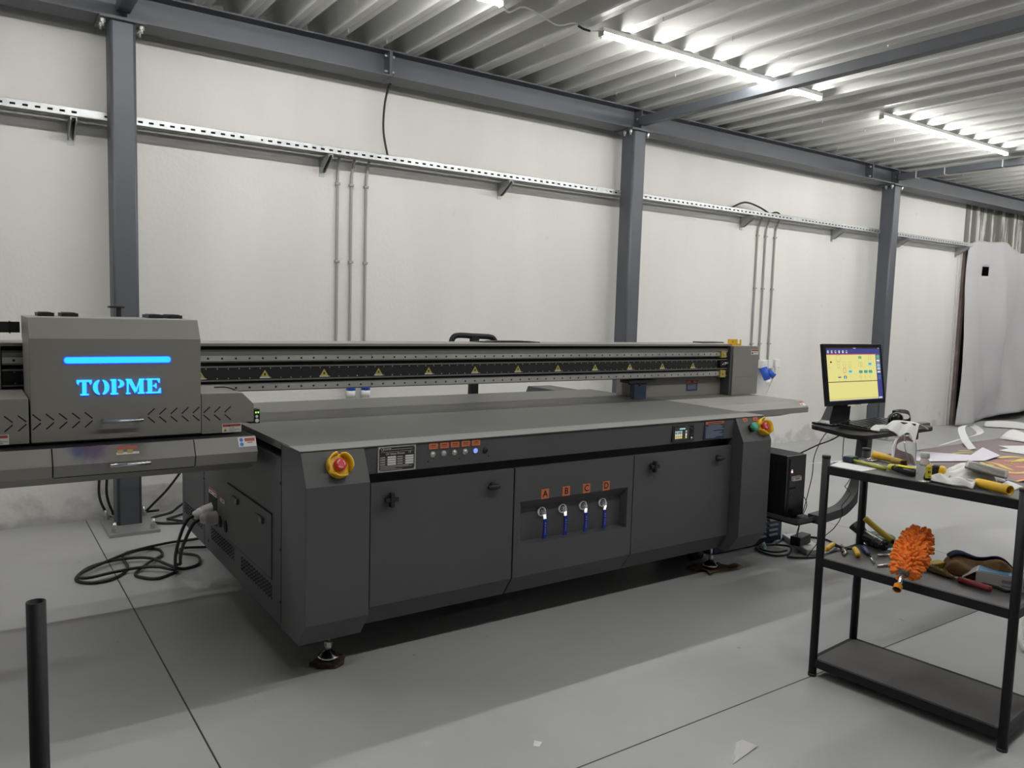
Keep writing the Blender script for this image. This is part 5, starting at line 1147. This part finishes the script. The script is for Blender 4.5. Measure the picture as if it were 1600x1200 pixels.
b = MB(); b.tube([(3.165, 1.373, ZM+.006), (3.168, 1.34, ZM+.007), (3.172, 1.313, ZM+.006), (3.160, 1.29, ZM+.006), (3.175, 1.268, ZM+.006), (3.16, 1.24, ZM+.006)], .0055, 'cable_black'); tag(build(b, 'short_cable'), 'short black cable end beside the white and blue box', 'cable')

# ------------------------------------------------------------------ low table with the printed board behind the rack
t = thing('work_table', (4.8, 2.06, 0), 'low table with white tube legs behind the shelf rack, under the printed board', 'table')
build(MB().box(3.88, 5.72, 1.70, 2.45, .722, .744, 'black_metal'), 'table_top', t)
legs = ([(4.45, 1.73, .722), (4.12, 1.60, .20), (4.0, 1.545, .035), (4.03, 1.505, .014), (4.2, 1.44, .014), (4.75, 1.40, .014)],)
build(MB().tube(legs[0], .012, 'white_plastic', n=10), 'leg', t)
for x, y in ((3.93, 2.345), (5.62, 1.75), (5.64, 1.97)): build(MB().cyl((x, y, 0), (x, y, .722), .011, 'white_plastic', n=10), 'leg', t)
b = MB(); Z = .7465
b.box(3.83, 5.75, 1.705, 2.462, .7442, Z, 'poster_plum')
def flat(pts, m, k=1): b.poly([(x, y, Z+.0004*k) for x, y in pts], m)
def ribbon(pts, w, m, k=2):
    P = [Vector((x, y, 0)) for x, y in pts]; Q = []
    for i in range(len(P)-1):
        a = P[max(i-1, 0)]; p = P[i]; q = P[i+1]; d_ = P[min(i+2, len(P)-1)]
        for j in range(6):
            tt = j/6; Q.append(.5*((2*p)+(q-a)*tt+(2*a-5*p+4*q-d_)*tt*tt+(3*p-a-3*q+d_)*tt**3))
    Q.append(P[-1]); L_ = []; R_ = []
    for i, p in enumerate(Q):
        tn = (Q[min(i+1, len(Q)-1)]-Q[max(i-1, 0)]).normalized(); nn = Vector((-tn.y, tn.x, 0))*w*(.35+.65*math.sin(PI*(i+.6)/(len(Q)+.2)))
        L_.append((p+nn)[:2]); R_.append((p-nn)[:2])
    n_ = len(L_); b.add([(x, y, Z+.0004*k) for x, y in L_+R_], [(i, i+1, n_+i+1, n_+i) for i in range(n_-1)], m)
flat([(4.26, 1.706), (4.36, 1.82), (4.50, 1.93), (4.585, 2.035), (4.75, 2.06), (5.10, 2.03), (5.3, 1.95), (5.3, 1.706)], 'poster_red')
flat([(4.0, 1.706), (5.6, 1.706), (5.6, 1.722), (4.0, 1.722)], 'poster_orange', 2)
ribbon([(4.43, 2.065), (4.50, 2.075), (4.56, 2.03), (4.57, 2.0), (4.52, 1.98)], .035, 'poster_olive', 3)
ribbon([(4.62, 2.06), (4.54, 1.99), (4.50, 1.91), (4.44, 1.84), (4.50, 1.80), (4.60, 1.80)], .022, 'poster_yellow', 4)
ribbon([(4.66, 2.06), (4.65, 1.99), (4.58, 1.92), (4.53, 1.86)], .016, 'poster_yellow', 4)
ribbon([(4.86, 2.08), (4.98, 2.07), (5.04, 2.02)], .024, 'poster_yellow', 4)
ribbon([(4.80, 2.02), (4.86, 1.98), (4.98, 1.99), (5.06, 1.96)], .018, 'poster_yellow', 4)
ribbon([(4.66, 1.90), (4.74, 1.86), (4.88, 1.88), (5.0, 1.90)], .018, 'poster_yellow', 4)
for k in range(5):
    x = 4.67+k*.055; y = 1.955+.004*k; flat([(x, y-.025), (x+.014, y-.025), (x+.032, y+.022), (x+.018, y+.022)], 'poster_yellow', 5)
    if k % 2: flat([(x+.014, y-.002), (x+.04, y-.002), (x+.044, y+.008), (x+.018, y+.008)], 'poster_yellow', 5)
ribbon([(4.72, 2.29), (4.84, 2.28), (4.95, 2.24)], .012, 'poster_olive', 3); ribbon([(4.90, 2.32), (4.96, 2.30), (5.0, 2.25)], .014, 'poster_olive', 3)
tag(build(b, 'printed_board'), 'dark plum printed board with yellow and red lettering on the low table', 'poster board')
b = MB(); b.add([(4.616, 2.432, Z+.004), (4.80, 2.20, Z+.004), (5.075, 2.261, Z+.02), (4.905, 2.087, Z+.012), (4.675, 2.067, Z+.004), (4.30, 2.225, Z+.004), (4.30, 2.262, Z+.004)], [(0, 1, 6), (1, 2, 3, 4), (1, 4, 5, 6)], 'paper_lilac'); tag(build(b, 'paper_strip', solid=.001), 'long white arrow-shaped paper offcut across the printed board', 'paper')
b = MB(); b.strip([(5.01, 2.476, Z+.004), (5.30, 2.50, Z+.02), (5.49, 2.47, Z+.05), (5.52, 2.54, Z+.09), (5.43, 2.56, Z+.08), (5.25, 2.45, Z+.03), (5.03, 2.30, Z+.006)], (.02, -.035, .012), .0015, 'paper', sub=6); tag(build(b, 'paper_curl'), 'curled white paper ribbon looping up at the back edge of the printed board', 'paper')
b = MB(); b.add([(5.356, 2.297, Z+.003), (5.60, 2.19, Z+.003), (5.60, 2.05, Z+.003), (5.160, 2.066, Z+.003), (5.161, 2.206, Z+.003), (5.315, 2.216, Z+.003)], [(0, 1, 5), (1, 2, 3, 4, 5)], 'paper'); tag(build(b, 'paper_offcut', solid=.001), 'white notched paper offcut on the right of the printed board', 'paper')
b = MB(); b.grid(lambda u, v: (5.70+.34*u, 2.28+.16*v, .752+.05*math.sin(u*3)*v), 8, 5, 'paper'); tag(build(b, 'paper_offcut', solid=.001), 'white paper offcut at the far back corner of the printed board', 'paper')
b = MB(); b.add([(3.66, 2.49, Z+.001), (3.90, 2.462, Z+.001), (3.95, 2.42, Z+.001)], [(0, 1, 2)], 'paper'); tag(build(b, 'paper_point', solid=.001), 'white paper point sticking out at the left tip of the printed board', 'paper')
# things on the floor
cloth('dust_sheet', (12.85, 4.85, .002), 1.6, .42, lambda u, v, x, y: (x, y*(.5+.5*u)+.15*math.sin(u*5), .01+.09*math.sin(PI*v)*(.5+.5*abs(math.sin(u*6+.5)))), 'cloth_white', 'crumpled white sheet lying on the floor in front of the tarp', 'cloth', rz=math.radians(-68), nu=26)
b = MB(); b.add([(2.213, 1.723, .002), (2.205, 1.69, .030), (2.259, 1.665, .004), (2.093, 1.638, .002)], [(0, 1, 3), (0, 2, 1), (1, 2, 3)], 'paper'); tag(build(b, 'paper_triangle', solid=.001), 'folded white paper triangle on the floor at the bottom edge', 'paper')
b = MB(); b.add([(1.585, 2.085, .001), (1.60, 2.10, .010), (1.625, 2.085, .004), (1.60, 2.07, .001)], [(0, 1, 2, 3)], 'paper'); tag(build(b, 'paper_bit', solid=.001), 'tiny white paper bit on the bare floor below the printer', 'paper')
# ------------------------------------------------------------------ world, camera
w = bpy.data.worlds.new('World'); SC.world = w; w.use_nodes = True
w.node_tree.nodes['Background'].inputs[0].default_value = (.9, .95, 1, 1); w.node_tree.nodes['Background'].inputs[1].default_value = .05
cd = bpy.data.cameras.new('Camera'); cam = bpy.data.objects.new('Camera', cd); COL.objects.link(cam); SC.camera = cam
yaw, pitch, roll, fpx = math.radians(34.81327657), math.radians(-5.18705193), math.radians(1.68689268), 1232.1456
cd.sensor_fit = 'HORIZONTAL'; cd.sensor_width = 36; cd.lens = 36*fpx/1600; cd.clip_start = .05
f = Vector((math.sin(yaw)*math.cos(pitch), math.cos(yaw)*math.cos(pitch), math.sin(pitch))); r = Vector((math.cos(yaw), -math.sin(yaw), 0)); u = r.cross(f)
r2 = r*math.cos(roll)+u*math.sin(roll); u2 = u*math.cos(roll)-r*math.sin(roll)
cam.matrix_world = Matrix(((r2.x, u2.x, -f.x, 0), (r2.y, u2.y, -f.y, 0), (r2.z, u2.z, -f.z, 1.5), (0, 0, 0, 1)))
SC.view_settings.view_transform = 'Standard'; SC.view_settings.look = 'None'; SC.view_settings.gamma = 1; SC.view_settings.use_curve_mapping = False
SC.view_settings.exposure = EXPOSURE
SC.cycles.max_bounces = 8; SC.cycles.diffuse_bounces = 4; SC.cycles.glossy_bounces = 4; SC.cycles.transmission_bounces = 8; SC.cycles.use_denoising = True
SC.cycles.caustics_reflective = False; SC.cycles.caustics_refractive = False; SC.cycles.sample_clamp_indirect = 6
